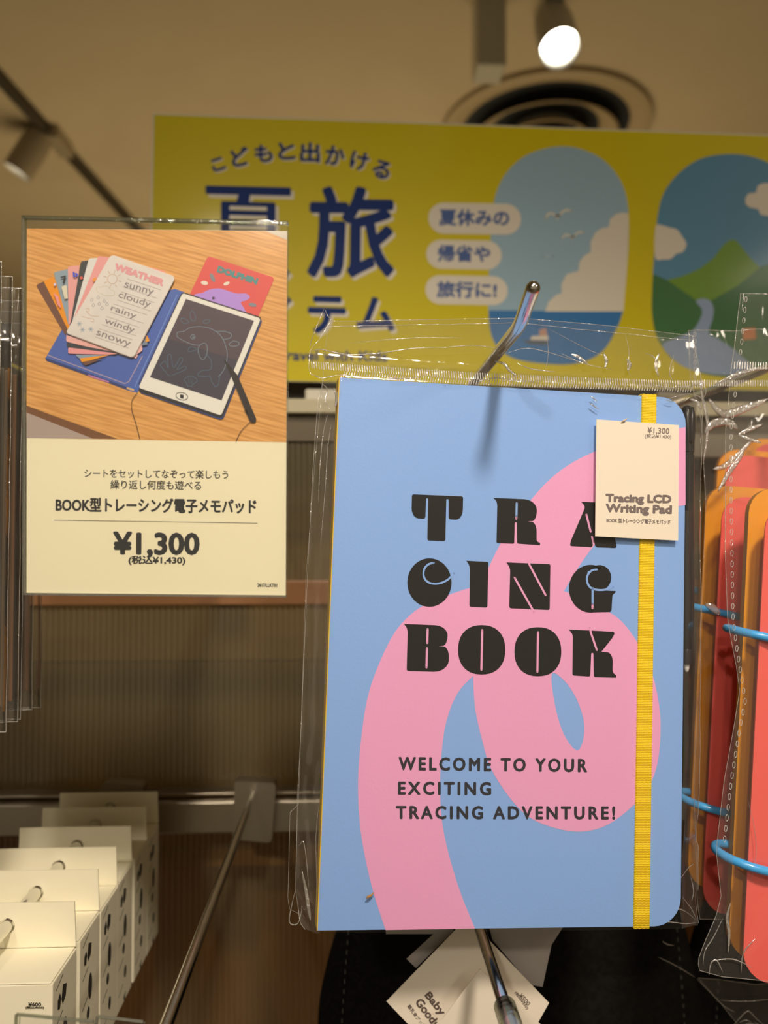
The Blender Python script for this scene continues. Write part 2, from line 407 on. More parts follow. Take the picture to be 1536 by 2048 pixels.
o = B().tube([(.0618, .3045, EYE-.190), (.0618, .29, EYE-.190), (.0618, .262, EYE-.190)], .0045, 20).build('clear_sleeve', acr_edge, t, smooth=True)
rod('display_hook', 'chrome hook hidden behind the price card holder', -.0785, EYE+.060, .318)
rod('display_hook', 'chrome hook carrying the bagged books at the left edge', -.2050, EYE+.100, .330)
rod('display_hook', 'chrome hook carrying the bagged red ring cards at the right', .2450, HZ+.012, .300, (.2450, .285, HZ+.026))

# ================================================================== YELLOW BANNER
PB = [at(298, 229, .66), at(1536, 272, .66)]
u = (PB[1]-PB[0]); BF = Frame(at(298, 757, .66), Vector((1, .0, 0)), Vector((0, 0, 1)))
# wall-parallel sheet, tiny in-plane roll measured from its top edge
roll = math.atan2((at(1536, 272, .66)-at(298, 229, .66)).z, (at(1536, 272, .66)-at(298, 229, .66)).x)
BF = Frame(at(298, 757, .66), Vector((math.cos(roll), 0, math.sin(roll))), Vector((-math.sin(roll), 0, math.cos(roll))))
bn = thing('hanging_banner', 'yellow summer travel banner with two aircraft window pictures standing on the display', 'banner', M=BF.M)
yel = mat('banner_yellow', (232, 202, 0), .42, coat=.1, spec=.25, k=.9)
TLb = BF.p(298, 229); W_, H_ = .70, TLb[1]
B().box(-.0015, W_, 0, H_+.0015, -.0015, -.0003).build('backing_sheet', mat('banner_edge', (225, 208, 172), .4), bn, local=True)
B().box(.0, W_-.0015, .0005, H_, -.0003, 0).build('printed_sheet', yel, bn, local=True)
navy = mat('banner_navy', (4, 44, 104), .5, spec=.2); bcream = mat('banner_cream', (236, 216, 184), .45, coat=.15)
def bm_(n, c): return mat('banner_'+n, c, .45, coat=.15)
# lettering
for i, (ch, x, y, rot, sz) in enumerate([('こ', 436, 329, 18, 30), ('ど', 480, 314, 13, 34), ('も', 527, 307, 6, 33), ('と', 573, 302, 3, 32), ('出', 620, 305, -1, 37), ('か', 670, 311, -6, 36), ('け', 719, 322, -12, 34), ('る', 763, 339, -18, 33)]):
    a = Art(BF); R = math.radians(rot); hx, hy = Vector((math.cos(R), -math.sin(R))), Vector((math.sin(R), math.cos(R)))
    for L, off, m, bd in ((1, 2.6, bcream, 1.4), (2, 0, navy, 1.4)):
        c = Vector((x+off, y+off)); w = sz*(.82 if ch == 'こ' else 1); h = sz*(.8 if ch == 'こ' else 1.02)
        a.text(ch, c-hx*w/2+hy*h/2, c+hx*w/2+hy*h/2, h, m, L, bd)
    a.build('letter', bn)
for ch, x0, x1, yb, h, bd in (('旅', 618, 784, 551, 175, 4.4), ('ア', 416, 488, 662, 64, 3), ('イ', 516, 578, 662, 68, 3), ('テ', 617, 688, 664, 70, 3), ('ム', 715, 787, 658, 62, 3)):
    a = Art(BF)
    a.text(ch, (x0+5, yb+6), (x1+5, yb+8), h, bcream, 1, bd); a.text(ch, (x0, yb), (x1, yb+2), h, navy, 2, bd); a.build('letter', bn)
# the top of the character drawn stroke by stroke (its lower half is behind the price card)
a = Art(BF)
for L, off, m in ((1, (6, 7), bcream), (2, (0, 0), navy)):
    q_ = lambda P: [(x+off[0], y+off[1]) for x, y in P]
    a.poly(q_(rnd([(411, 371, 3), (582, 375, 3), (582, 392, 3), (411, 388, 3)])), m, L)
    a.poly(q_(rnd([(478, 385), (501, 386), (498, 406, 4), (472, 406, 4)])), m, L+.2)
    a.poly(q_(rnd([(442, 402, 4), (551, 405, 4), (551, 500), (442, 498)])), m, L+.1, holes=[q_([(459, 412), (534, 414), (534, 422), (459, 420)]), q_([(459, 430), (534, 432), (534, 441), (459, 439)]), q_([(459, 450), (534, 452), (534, 461), (459, 459)])])
    a.poly(q_([(470, 498), (495, 499), (440, 552), (420, 548)]), m, L+.2); a.poly(q_([(455, 505), (540, 508), (580, 545), (570, 556), (500, 525)]), m, L+.3)
a.build('letter', bn)
a = Art(BF); a.text('Travel with Kids', (552, 720), (774, 723), 20, navy, 2, .8); a.build('lettering', bn)
for (x0, x1, y0, y1), s_, (tx0, tx1, ty0, ty1) in (((857, 1042, 405, 467), '夏休みの', (879, 1017, 419, 450)), ((853, 1003, 479, 537), '帰省や', (876, 979, 491, 522)), ((851, 1015, 550, 608), '旅行に!', (874, 992, 563, 594))):
    a = Art(BF); r = (y1-y0)/2
    a.poly(rnd([(x0, y0, r), (x1, y0+3, r), (x1, y1+3, r), (x0, y1, r)], 8), bcream, 5)
    a.text(s_, (tx0, ty1), (tx1, ty1+2), ty1-ty0, bm_('pill_blue', (52, 84, 138)), 6, 1.3); a.build('printed_pill', bn)
# window pictures (coordinates in a 2.239x crop at 850, 240)
T2 = (850, 240, 2.239)
w1 = cat([(620, 118), (470, 150), (370, 230), (318, 330), (300, 450), (288, 650), (284, 850), (305, 985), (380, 1060), (520, 1090), (680, 1090), (790, 1040), (855, 940), (885, 850), (905, 650), (912, 450), (895, 320), (840, 220), (750, 150)], 5)
a = Art(BF, T=T2); a.poly(w1, bm_('sky_grey', (158, 182, 186)), 1)
def clip_below(pts, y): return [p for p in pts if p[1] >= y]
a.poly([(286, 852)]+[(888, 858)]+[p for p in w1 if p[1] > 858 and p[0] > 600][::-1]+[p for p in w1 if p[1] > 852 and p[0] <= 600][::-1], bm_('sea', (28, 112, 164)), 2)
a.poly([(538, 858), (552, 815), (585, 785), (612, 775), (610, 735), (635, 690), (688, 675), (690, 640), (710, 610), (742, 590), (742, 545), (762, 505), (790, 485), (822, 480), (828, 445), (855, 422), (885, 414), (910, 418), (912, 450), (905, 650), (888, 858)], bm_('cloud', (234, 214, 182)), 3)
for bx, by, k in ((600, 425, 1), (665, 520, .85)):
    a.line(cat([(bx-60*k, by+15*k), (bx-40*k, by-8*k), (bx-5*k, by+5*k), (bx+25*k, by-20*k), (bx+55*k, by-18*k)], 4, False), 9*k, bcream, 3)
    a.poly([(bx-18*k, by+2), (bx+8*k, by-2), (bx-8*k, by+22*k)], bcream, 3)
a.line([(528, 610), (550, 608), (572, 612)], 8, bm_('sky_pale', (176, 194, 192)), 3)
a.build('printed_window', bn, 'aircraft window picture with sea, cloud and gulls')
a = Art(BF, T=T2)
a.poly([(440, 985), (552, 988), (548, 1008), (462, 1004)], bm_('boat_hull', (70, 84, 96)), 4); a.poly([(478, 968), (550, 966), (552, 986), (470, 984)], bcream, 4)
a.poly([(512, 940), (542, 932), (548, 966), (512, 968)], bm_('boat_cabin', (206, 150, 120)), 4); a.build('printed_boat', bn)
w2 = cat([(1350, 153), (1230, 175), (1130, 245), (1068, 330), (1042, 430), (1030, 560), (1018, 740), (1018, 880), (1045, 985), (1120, 1080), (1260, 1140), (1420, 1150), (1560, 1110), (1640, 1000), (1680, 850), (1700, 650), (1700, 480), (1660, 330), (1580, 220), (1470, 165)], 5)
a = Art(BF, T=T2); a.poly(w2, bm_('sky_blue', (84, 138, 160)), 1)
a.poly([(1082, 716), (1150, 700), (1230, 665), (1290, 620), (1335, 560), (1362, 538), (1390, 536), (1412, 560), (1450, 610), (1500, 662), (1500, 760), (1282, 812), (1212, 812)], bm_('hill_lime', (112, 148, 10)), 3)
low = [p for p in w2 if p[1] > 690]
low.sort(key=lambda p: math.atan2(p[1]-700, p[0]-1350))
a.poly([(1690, 600), (1590, 625), (1500, 660), (1400, 742), (1282, 808), (1215, 808), (1082, 716), (1022, 690)]+[p for p in reversed(low)], bm_('hill_green', (50, 108, 46)), 4)
a.poly(cat([(1213, 812), (1245, 800), (1278, 812), (1292, 850), (1285, 900), (1272, 955), (1330, 990), (1420, 1060), (1470, 1130), (1300, 1140), (1150, 1100), (1062, 1010), (1130, 975), (1195, 945), (1230, 895), (1240, 850)], 4), bm_('river', (150, 164, 182)), 5)
a.poly([(1420, 935), (1478, 930), (1482, 980), (1425, 985)], bm_('tent', (226, 122, 40)), 6)
for cl in ([(1032, 480), (1060, 472), (1095, 482), (1130, 492), (1150, 520), (1170, 555), (1155, 590), (1125, 600), (1100, 622), (1065, 625), (1030, 615)],
           [(1435, 350), (1450, 330), (1480, 325), (1490, 295), (1525, 283), (1570, 290), (1640, 300), (1640, 420), (1560, 430), (1505, 425), (1490, 400), (1455, 392), (1436, 375)]):
    a.poly(cat(cl, 4), bm_('cloud', (234, 214, 182)), 6)
a.build('printed_window', bn, 'aircraft window picture with green hills and a river')

# ================================================================== PRICE CARD IN ACRYLIC HOLDER
c4 = [Vector((-.1308, .3048, .1229)), Vector((-.0259, .3003, .1219)), Vector((-.0267, .3063, -.0251)), Vector((-.1316, .3108, -.0241))]
c4 = [v+Vector((0, 0, EYE)) for v in c4]
CF = Frame((c4[2]+c4[3])/2, c4[1]-c4[0], c4[0]-c4[3])
hd = thing('price_card_holder', 'clear acrylic sign holder around the cream price card', 'sign holder', M=CF.M)
def quad(fr, pts): return [fr.p(*p) for p in pts]
hq = quad(CF, [(47, 434), (577, 445), (574, 1194), (49, 1189)])
for nm, za, zb in (('front_sheet', .0010, .0020), ('back_sheet', -.0022, -.0012)):
    B().prism(hq, Matrix(), za, zb, 0, 1).build(nm, [acrylic, acr_edge], hd, local=True)
sp = B()
for q in ([(47, 434), (577, 445), (577, 449), (47, 438)], [(49, 1185), (574, 1190), (574, 1194), (49, 1189)], [(47, 434), (51, 434), (52, 1189), (49, 1189)]):
    sp.prism(quad(CF, q), Matrix(), -.0012, .0010)
sp.build('glued_edge', acr_edge, hd, local=True)
B().prism(quad(CF, [(270, 700), (360, 702), (360, 800), (270, 798)]), Matrix(), -.014, -.0022).build('hook_clip', acr_edge, hd, local=True)

pc = thing('price_card', 'cream price card with product photo reading 1,300 yen inside the acrylic holder', 'price card', M=CF.M)
cream = mat('card_cream_paper', (248, 226, 178), .55)
B().prism(quad(CF, [(54, 457), (575, 462), (571.5, 1191), (53, 1186)]), Matrix(), -.0004, .0).build('card_sheet', cream, pc, local=True)
ink = mat('black_ink', (38, 38, 36), .45)
a = Art(CF)
a.text('シートをセットしてなぞって楽しもう', (169, 955), (456, 958), 17, ink, 1, .25)
a.text('繰り返し何度も遊べる', (221, 978), (402, 980), 18, ink, 1, .25)
a.build('lettering', pc)
a = Art(CF); a.text('BOOK型トレーシング電子メモパッド', (112, 1023), (512, 1027), 28, ink, 1, .95); a.build('lettering', pc)
a = Art(CF); a.line([(108, 1040.5), (515, 1046.5)], 1.1, ink, 1, rnd_end=False); a.build('printed_rule', pc)
a = Art(CF); a.text('¥1,300', (228, 1114), (397, 1115), 49, ink, 1, 2.3); a.build('lettering', pc)
a = Art(CF); a.text('(税込¥1,430)', (257.5, 1130), (370, 1130.5), 18, ink, 1, .7); a.build('lettering', pc)
a = Art(CF); a.text('2617/LLKT01', (515, 1173.5), (554, 1174), 6.5, ink, 1, .35); a.build('lettering', pc)

# the printed product photo (2.743x crop at 40, 430)
T3 = (40, 430, 2.743)
pw = ramp_mat('printed_wood', A(206, 138, 62), A(236, 168, 90), 60, (1, 16, 1), .45, coat=.2, rot=(0, 0, math.radians(15)), dist=.12)
def pm(n, *c): return mat('print_'+n, c, .42, coat=.15)
a = Art(CF, T=T3); a.poly([(38, 74), (1467, 90), (1462, 1247), (36, 1223)], pw, 1)
a.poly([(1345, 88), (1467, 90), (1466, 137)], pm('greige', 212, 192, 162), 2)
a.poly([(37, 1045), (140, 1085), (535, 1228), (400, 1227), (37, 1084)], pm('table_edge', 122, 76, 42), 2)
a.poly([(37, 1084), (400, 1227), (36, 1223)], pm('grey_floor', 178, 152, 132), 2); a.build('printed_photo', pc, 'wooden table top in the product photo')
blue_c = pm('cover_blue', 74, 98, 160); dkb = pm('deep_blue', 46, 62, 108)
a = Art(CF, T=T3)
a.poly(rnd([(138, 790, 12), (270, 560), (850, 405, 4), (905, 425), (645, 975, 4), (600, 965)]), blue_c, 3)
a.poly([(138, 782), (600, 948), (598, 962), (145, 800)], dkb, 4)
a.line([(150, 768), (575, 925), (598, 915), (672, 775)], 5, pm('page_edge', 176, 150, 160), 4)
a.line([(632, 940), (862, 440)], 5, pm('spine_light', 112, 138, 190), 4); a.line([(655, 925), (885, 440)], 10, dkb, 4)
a.poly([(375, 875), (488, 912), (490, 922), (378, 885)], pm('cover_pink', 190, 120, 160), 5)
a.poly([(585, 944), (625, 955), (628, 966), (588, 956)], pm('tape', 214, 170, 110), 5)
a.build('printed_book', pc, 'open blue book in the product photo')
# fan of cards
a = Art(CF, T=T3)
fan = [([(88, 385, 10), (132, 365), (268, 635), (250, 662)], (116, 74, 54)), ([(132, 366), (184, 338, 8), (275, 600), (266, 634)], (242, 146, 20)),
       ([(186, 315, 8), (265, 298), (275, 600), (266, 600)], (146, 158, 158)), ([(264, 286, 8), (328, 277), (305, 560), (268, 605)], (236, 160, 144)),
       ([(336, 256, 10), (380, 250), (305, 560), (278, 600)], (62, 62, 60)), ([(380, 240, 8), (430, 237), (335, 520), (285, 600)], (226, 214, 194)),
       ([(432, 228, 8), (500, 234), (370, 480), (300, 560)], (236, 156, 142)), ([(725, 290), (800, 312, 6), (795, 330), (720, 300)], (238, 150, 130)),
       ([(258, 660), (255, 696, 12), (640, 788), (650, 770)], (238, 170, 150)), ([(258, 702, 6), (262, 726, 6), (520, 770), (560, 760)], (60, 60, 60)),
       ([(268, 728, 6), (268, 762, 8), (490, 768), (540, 762)], (236, 150, 140)), ([(306, 768, 6), (330, 790, 8), (470, 770)], (140, 156, 160)),
       ([(330, 788, 6), (345, 812, 6), (500, 768)], (242, 150, 20)), ([(342, 808, 6), (362, 828, 8), (470, 785)], (116, 74, 54)),
       ([(640, 770), (676, 745, 8), (668, 690), (640, 700)], (240, 176, 160)), ([(668, 720), (705, 714, 8), (695, 670)], (120, 130, 136)), ([(690, 700), (716, 694, 6), (700, 660)], (240, 150, 40))]
for k, (p, c) in enumerate(fan): a.poly(rnd(p), pm('fan%d' % k, *c), 5+k)
a.text('7', (238, 378), (264, 372), 36, pm('dk', 60, 50, 50), 24, 1.5); a.text('b', (300, 343), (322, 340), 26, pm('fan_blue', 60, 80, 190), 24, 2)
a.poly(rnd([(232, 395, 6), (262, 388, 6), (268, 462), (250, 465)]), pm('icecream', 224, 206, 170), 24)
a.poly([(190, 380), (200, 376), (204, 390), (192, 393)], pm('fan_lilac', 220, 200, 210), 24); a.poly([(190, 430), (215, 450), (232, 515), (215, 500)], pm('fan_rose', 240, 150, 140), 24)
a.poly([(333, 345), (345, 338), (352, 352), (338, 358)], pm('fan_red', 226, 90, 70), 24); a.poly([(402, 355), (420, 345), (428, 360), (408, 372)], pm('fan_orange', 240, 150, 60), 24)
a.build('printed_cards', pc, 'fan of coloured sheets in the product photo')
# weather sheet
a = Art(CF, T=T3); a.poly(rnd([(505, 222, 22), (858, 346, 22), (628, 790, 22), (255, 652, 18)]), pm('shadow_tan', 176, 150, 128), 24)
a.poly(rnd([(505, 220, 22), (858, 342, 22), (625, 786, 22), (257, 648, 18)]), pm('sheet_beige', 226, 208, 186), 25)
rosy = pm('weather_pink', 226, 150, 142); gi = pm('grey_ink', 140, 126, 116)
a.text('WEATHER', (523, 302), (785, 392), 32, rosy, 26, 4)
for s_, b0, b1, h in (('sunny', (572, 412), (728, 458), 42), ('cloudy', (540, 465), (712, 520), 46), ('rainy', (498, 535), (634, 582), 40), ('windy', (464, 605), (624, 660), 44), ('snowy', (418, 672), (600, 738), 38)):
    a.text(s_, b0, b1, h, gi, 26, .4)
for k, (x, y) in enumerate([(595, 355), (560, 425), (520, 492), (478, 560), (440, 628)]):
    a.line([(x, y), (x+182, y+60)], 1.6, gi, 26); a.line([(x-22, y+44), (x+162, y+106)], 1.6, gi, 26)
tan = pm('sun_tan', 206, 166, 130); dpc = pm('drop_grey', 132, 132, 130)
a.line(ell(512, 355, 26, 26, 20), 3, tan, 26, True)
for k in range(8):
    t_ = k*math.pi/4+.3; a.line([(512+34*math.cos(t_), 355+34*math.sin(t_)), (512+50*math.cos(t_), 355+50*math.sin(t_))], 3, tan, 26)
a.line(cat([(430, 425), (424, 400), (450, 400), (465, 392), (488, 398), (500, 412), (524, 424), (520, 444), (495, 446), (470, 446), (445, 432)], 4), 2.5, pm('cloud_line', 210, 190, 150), 26, True)
for x, y in ((435, 455), (400, 468), (440, 490), (408, 497), (483, 492), (455, 514), (468, 474)):
    a.line([(x, y-10), (x+8, y+4), (x, y+10), (x-8, y+4)], 2.2, dpc, 26, True)
a.line(cat([(365, 520), (385, 518), (380, 535), (368, 530), (395, 555), (440, 560)], 4, False), 2.2, tan, 26)
a.line(cat([(345, 560), (390, 572), (410, 575), (408, 590), (392, 585)], 4, False), 2.2, tan, 26)
for x, y in ((332, 600), (348, 633), (394, 630)):
    for k in range(3):
        t_ = k*math.pi/3; a.line([(x-13*math.cos(t_), y-13*math.sin(t_)), (x+13*math.cos(t_), y+13*math.sin(t_))], 3, pm('snow', 150, 160, 160), 26)
a.build('printed_sheet', pc, 'beige weather practice sheet in the product photo')
# red dolphin card
a = Art(CF, T=T3); a.poly(rnd([(1032, 226, 16), (1397, 345, 16), (1305, 562), (928, 445)]), pm('card_red', 226, 82, 72), 5)
teal = pm('teal', 78, 140, 130); a.text('DOLPHIN', (1083, 312), (1296, 380), 30, teal, 6, 4)
lil = pm('dolphin_lilac', 184, 138, 200)
a.poly(cat([(962, 448), (975, 432), (1000, 428), (1040, 410), (1095, 404), (1150, 420), (1195, 432), (1240, 432), (1262, 452), (1240, 470), (1212, 480), (1228, 510), (1235, 545), (1100, 500)], 4), lil, 6)
a.poly(ell(1062, 457, 8, 8, 12), pm('dk', 60, 50, 50), 7)
for x, y, rx, ry, r_, m in ((1057, 345, 11, 26, -25, dpc), (1013, 374, 20, 11, 10, bcream), (1134, 377, 18, 9, -20, bcream), (1277, 494, 22, 11, 10, dpc)): a.poly(ell(x, y, rx, ry, 14, rot=r_), m, 7)
a.build('printed_card', pc, 'red dolphin card in the product photo')
# tablet
a = Art(CF, T=T3)
a.poly(rnd([(892, 430, 14), (1332, 575, 16), (1112, 1128, 20), (655, 975, 16)]), dkb, 8)
a.poly(rnd([(890, 422, 16), (1328, 563, 16), (1110, 1118, 18), (648, 968, 16)]), pm('tablet_black', 38, 36, 40), 9)
a.poly(rnd([(893, 430, 12), (1322, 569, 14), (1105, 1101, 14), (652, 948, 12)]), pm('tablet_white', 238, 224, 198), 10)
a.poly([(912, 462), (1285, 582), (1107, 1018), (715, 890)], pm('screen_dark', 66, 60, 68), 11)
a.poly([(912, 462), (1285, 582), (1195, 800), (818, 680)], pm('screen_plum', 84, 66, 70), 12)
sk = pm('sketch', 126, 138, 140); sk2 = pm('sketch_blue', 84, 104, 116)
for pts, cl, m in (([(862, 665), (866, 645), (900, 640), (930, 622), (985, 614), (1050, 626), (1100, 660), (1130, 720), (1138, 780), (1122, 845), (1092, 888)], 0, sk), ([(862, 668), (900, 692), (950, 712), (985, 716)], 0, sk),
                   ([(978, 738), (992, 712), (1020, 706), (1030, 735), (1024, 772), (1005, 796), (985, 772)], 1, sk), ([(1075, 642), (1120, 640), (1160, 654), (1154, 676), (1118, 684)], 0, sk),
                   ([(1020, 765), (1048, 795), (1052, 835), (1040, 852), (1000, 855), (975, 880), (1010, 888), (1042, 886), (1056, 920), (1075, 942), (1092, 925), (1095, 888)], 0, sk2),
                   ([(930, 730), (924, 750), (948, 748), (970, 738), (950, 725)], 1, sk2), ([(935, 540), (950, 530), (965, 560), (960, 582), (940, 575)], 1, sk2), ([(882, 572), (905, 570), (928, 590), (900, 597)], 1, sk2),
                   ([(1005, 590), (1020, 576), (1045, 578), (1028, 596)], 1, sk2), ([(1148, 712), (1170, 694), (1200, 700), (1198, 716), (1170, 722)], 1, sk),
                   ([(780, 815), (800, 805), (815, 840), (812, 775), (830, 770), (845, 840), (880, 785), (895, 800), (862, 850), (905, 830), (910, 848), (850, 875), (820, 882), (775, 830)], 1, sk2),
                   ([(902, 905), (925, 888), (955, 890), (975, 912), (948, 930), (945, 940), (920, 938), (918, 926)], 1, sk2)):
    a.line(cat(pts, 4, bool(cl)), 3.2, m, 13, bool(cl))
for dx in (0, 12, 24): a.line([(926+dx, 896), (928+dx*.7, 924)], 2, sk2, 13)
a.line(ell(950, 670, 12, 12, 14), 3, sk, 13, True); a.poly(ell(952, 672, 5, 5, 8), sk, 13)
a.line(ell(890, 995, 33, 20, 24, rot=12), 2.6, pm('tablet_black', 38, 36, 40), 13, True); a.poly(rnd([(880, 985, 3), (900, 988, 3), (898, 1008, 3), (880, 1004, 3)]), pm('tablet_black', 38, 36, 40), 13)
a.build('printed_tablet', pc, 'white-framed drawing tablet in the product photo')
a = Art(CF, T=T3)
a.poly(rnd([(1118, 795), (1128, 799), (1195, 880), (1300, 1125, 12), (1290, 1142, 8), (1265, 1138, 8), (1160, 885)]), pm('pen_black', 40, 34, 32), 15)
a.poly(rnd([(1232, 1072, 3), (1245, 1068), (1262, 1105), (1252, 1105, 3)]), pm('pen_black', 40, 34, 32), 15)
a.build('printed_pen', pc, 'black pen in the product photo')
a = Art(CF, T=T3); a.line(cat([(1262, 1138), (1215, 1185), (1186, 1242)], 5, False), 3, pm('pen_black', 40, 34, 32), 14, rnd_end=False); a.build('printed_cord', pc)
a = Art(CF, T=T3); a.line(cat([(648, 975), (618, 1015), (616, 1070), (640, 1150), (660, 1230)], 5, False), 3, pm('pen_black', 40, 34, 32), 14, rnd_end=False)
a.build('printed_cord', pc)

# ================================================================== TRACING BOOK
b4 = [Vector((-.0058, .3394, .0710)), Vector((.1589, .3484, .0644)), Vector((.1501, .3410, -.1791)), Vector((-.0145, .3319, -.1725))]
b4 = [v+Vector((0, 0, EYE)) for v in b4]
KF = Frame((b4[2]+b4[3])/2, (b4[1]-b4[0])+(b4[2]-b4[3]), b4[0]-b4[3])
KW, KH, KT = .0825, .2438, .0185
bk = thing('tracing_book', 'blue and pink tracing book cover with yellow spine hanging in a clear bag', 'book', M=KF.M)
bl = mat('cover_blue', (140, 170, 222), .42, spec=.5, bump=(700, .12), k=1.0); pk = mat('cover_pink', (240, 158, 184), .42, spec=.5, bump=(700, .12), k=1.0)
yw = mat('spine_yellow', (250, 190, 10), .5); blk = mat('cover_black_ink', (34, 31, 29), .36, spec=.35)
q = quad(KF, [(679.5, 755), (1372, 797), (1361, 1852), (635.5, 1861)])
cov = rnd([(q[0][0], q[0][1], 0), (q[1][0], q[1][1], .0105), (q[2][0], q[2][1], .0105), (q[3][0], q[3][1], 0)], 8)
def rndc(pts, seg=8):       # corner rounding at real scale
    return rnd([(x*1000, y*1000, r*1000) for x, y, r in pts], seg)
cov = [(x/1000, y/1000) for x, y in rndc([(q[0][0], q[0][1], 0), (q[1][0], q[1][1], .0125), (q[2][0], q[2][1], .0125), (q[3][0], q[3][1], 0)])]
smooth_angle(B().prism(cov, Matrix(), -.0022, 0).build('front_cover', bl, bk, local=True), 30)
smooth_angle(B().prism(cov, Matrix(), -KT, -KT+.0022).build('back_cover', bl, bk, local=True), 30)
B().box(-KW+.004, KW-.006, .004, KH-.004, -KT+.0024, -.0024).build('writing_tablet', mat('tablet_shell', (40, 38, 38), .4), bk, local=True)
sb = B(); ns = 8; xs0, xs1 = q[3][0], q[0][0]
vs = []; prof = [(-.0002, .0)]+[(-.0007*math.sin(math.pi*k/ns)-.0004, -KT*k/ns) for k in range(ns+1)]+[(-.0002, -KT)]
for yy, xx in ((q[3][1], xs0), (q[0][1], xs1)): vs += [(xx+dx, yy, dz) for dx, dz in prof]+[(xx+.002, yy, -KT+.001), (xx+.002, yy, -.001)]
m_ = len(prof)+2
sb.add(vs, [(k, (k+1) % m_, m_+(k+1) % m_, m_+k) for k in range(m_)]+[tuple(range(m_)), tuple(range(m_, 2*m_))])
smooth_angle(sb.build('spine', yw, bk, local=True), 40)

Z0 = .00003
a = Art(KF, z=Z0)
pts = []
def seg_(p, s=6): return cat(p, s, False)
left = seg_([(771, 1860), (743, 1771), (722, 1667), (716, 1574), (721, 1490), (734, 1400), (757, 1330), (790, 1264), (830, 1222), (872, 1200), (905, 1187), (940, 1176), (972, 1171)])
upper = seg_([(962, 1171), (980, 1129), (1001, 1087), (1028, 1044), (1060, 1002), (1097, 961), (1140, 928), (1190, 903), (1250, 884), (1310, 868), (1371, 854)])
lower = seg_([(1371, 1010), (1310, 1022), (1250, 1045), (1205, 1076), (1184, 1096), (1154, 1139), (1128, 1182)])
right = seg_([(1129, 1183), (1165, 1194), (1215, 1222), (1248, 1248), (1282, 1297), (1305, 1350), (1318, 1410), (1321, 1462), (1316, 1520), (1303, 1563), (1280, 1598), (1216, 1649), (1151, 1663), (1076, 1644), (1029, 1607), (984, 1541), (964, 1480), (950, 1415), (946, 1352)])
inner = seg_([(946, 1352), (918, 1382), (898, 1425), (886, 1480), (880, 1574), (888, 1667), (916, 1771), (950, 1857)])
drop = cat([(1104, 1347), (1130, 1363), (1153, 1398), (1167, 1440), (1167, 1475), (1157, 1500), (1141, 1490), (1122, 1455), (1108, 1400)], 5)
a.poly(left[:-1]+upper+lower+right[:-1]+inner, pk, 1, holes=[drop]); a.build('printed_ribbon', bk, 'pink looping ribbon printed on the blue cover')

TB = (780, 960, 3.072)
LET = {
 'T': ([rnd([(135, 88, 10), (449, 101, 10), (446, 246, 62), (360, 241, 12), (360, 117, 5), (346, 117, 5), (340, 376, 12), (229, 371, 12), (235, 112, 6), (222, 111, 6), (217, 238, 12), (131, 233, 62)])], []),
 'R': ([rnd([(634, 110, 2), (903, 121, 78), (901, 252, 66), (845, 254, 1), (901, 262, 55), (900, 375, 10), (923, 388, 4), (921, 401, 3), (780, 391, 9), (779, 260, 7), (766, 260, 7), (763, 392, 8), (654, 388, 10), (659, 150, 12), (652, 124, 10)])],
       [([(778, 143), (776, 222)], 13, 'b'), ([(775.5, 226), (775, 238)], 13, 'p')]),
 'A': ([rnd([(1172, 133, 2), (1325, 141, 12), (1393, 405, 8), (1388, 418, 8), (1262, 413, 12), (1246, 344, 5), (1234, 344, 5), (1246, 400, 4), (1240, 413, 8), (1104, 406, 12), (1112, 370, 10), (1198, 168, 12), (1190, 150, 12)])],
       [([(1206, 213), (1232, 317)], 12, 'p')]),
 'C': ([ell(242, 630, 136, 149, 40)], [(cat([(268, 509), (238, 517), (214, 540), (205, 575), (214, 608), (240, 631), (278, 638), (318, 631), (352, 614), (372, 596), (392, 570)], 4, False), 12, 'b')]),
 'I': ([rnd([(469, 496, 2), (605, 503, 8), (598, 784, 12), (487, 779, 12), (491, 545, 12), (485, 520, 8)])], []),
 'N': ([rnd([(713, 506, 2), (985, 517, 10), (981, 799, 12), (732, 788, 12), (738, 550, 12), (730, 528, 8)])], [([(848, 500), (860, 528), (955, 706)], 12, 'p'), ([(765, 600), (868, 782), (885, 812)], 12, 'p')]),
 'G': ([ell(1232, 668, 133, 147, 30, 85, 292)+[(1300, 545), (1215, 560), (1205, 610), (1235, 665), (1250, 672), (1250, 812)], ell(1286, 600, 73, 78, 30), rnd([(1248, 677, 3), (1387, 682, 3), (1384, 692, 3), (1366, 706, 10), (1360, 811, 12), (1225, 814, 3)])],
       [(cat([(1270, 550), (1240, 555), (1216, 580), (1209, 610), (1218, 645), (1243, 668), (1285, 676), (1330, 672), (1372, 655)], 4, False), 12, 'b'), ([(1244, 665), (1244, 760)], 13, 'b'), ([(1243.5, 765), (1243, 787)], 13, 'p')]),
 'B': ([rnd([(85, 884, 2), (356, 895, 78), (352, 1018, 62), (296, 1021, 1), (364, 1024, 70), (360, 1181, 90), (102, 1173, 10), (108, 930, 12), (102, 905, 8)])], [([(231, 917), (229, 1001)], 13, 'p'), ([(227, 1034), (224, 1151)], 13, 'p')]),
 'O': ([ell(563, 1043, 145, 152, 40, e=.88)], [([(566, 922), (561, 1166)], 13, 'p')]),
 'Q': ([ell(908, 1055, 144, 151, 40, e=.88)], [([(909, 935), (905, 1178)], 13, 'p')]),
 'K': ([rnd([(1098, 918, 2), (1382, 932, 16), (1372, 962, 14), (1298, 1056, 4), (1370, 1060, 78), (1366, 1180, 14), (1391, 1202, 3), (1389, 1215, 3), (1252, 1211, 10), (1249, 1062, 7), (1236, 1062, 7), (1230, 1208, 10), (1120, 1201, 12), (1123, 955, 12), (1114, 938, 8)])],
       [([(1226, 905), (1234, 940), (1270, 1044)], 12, 'p')]),
}
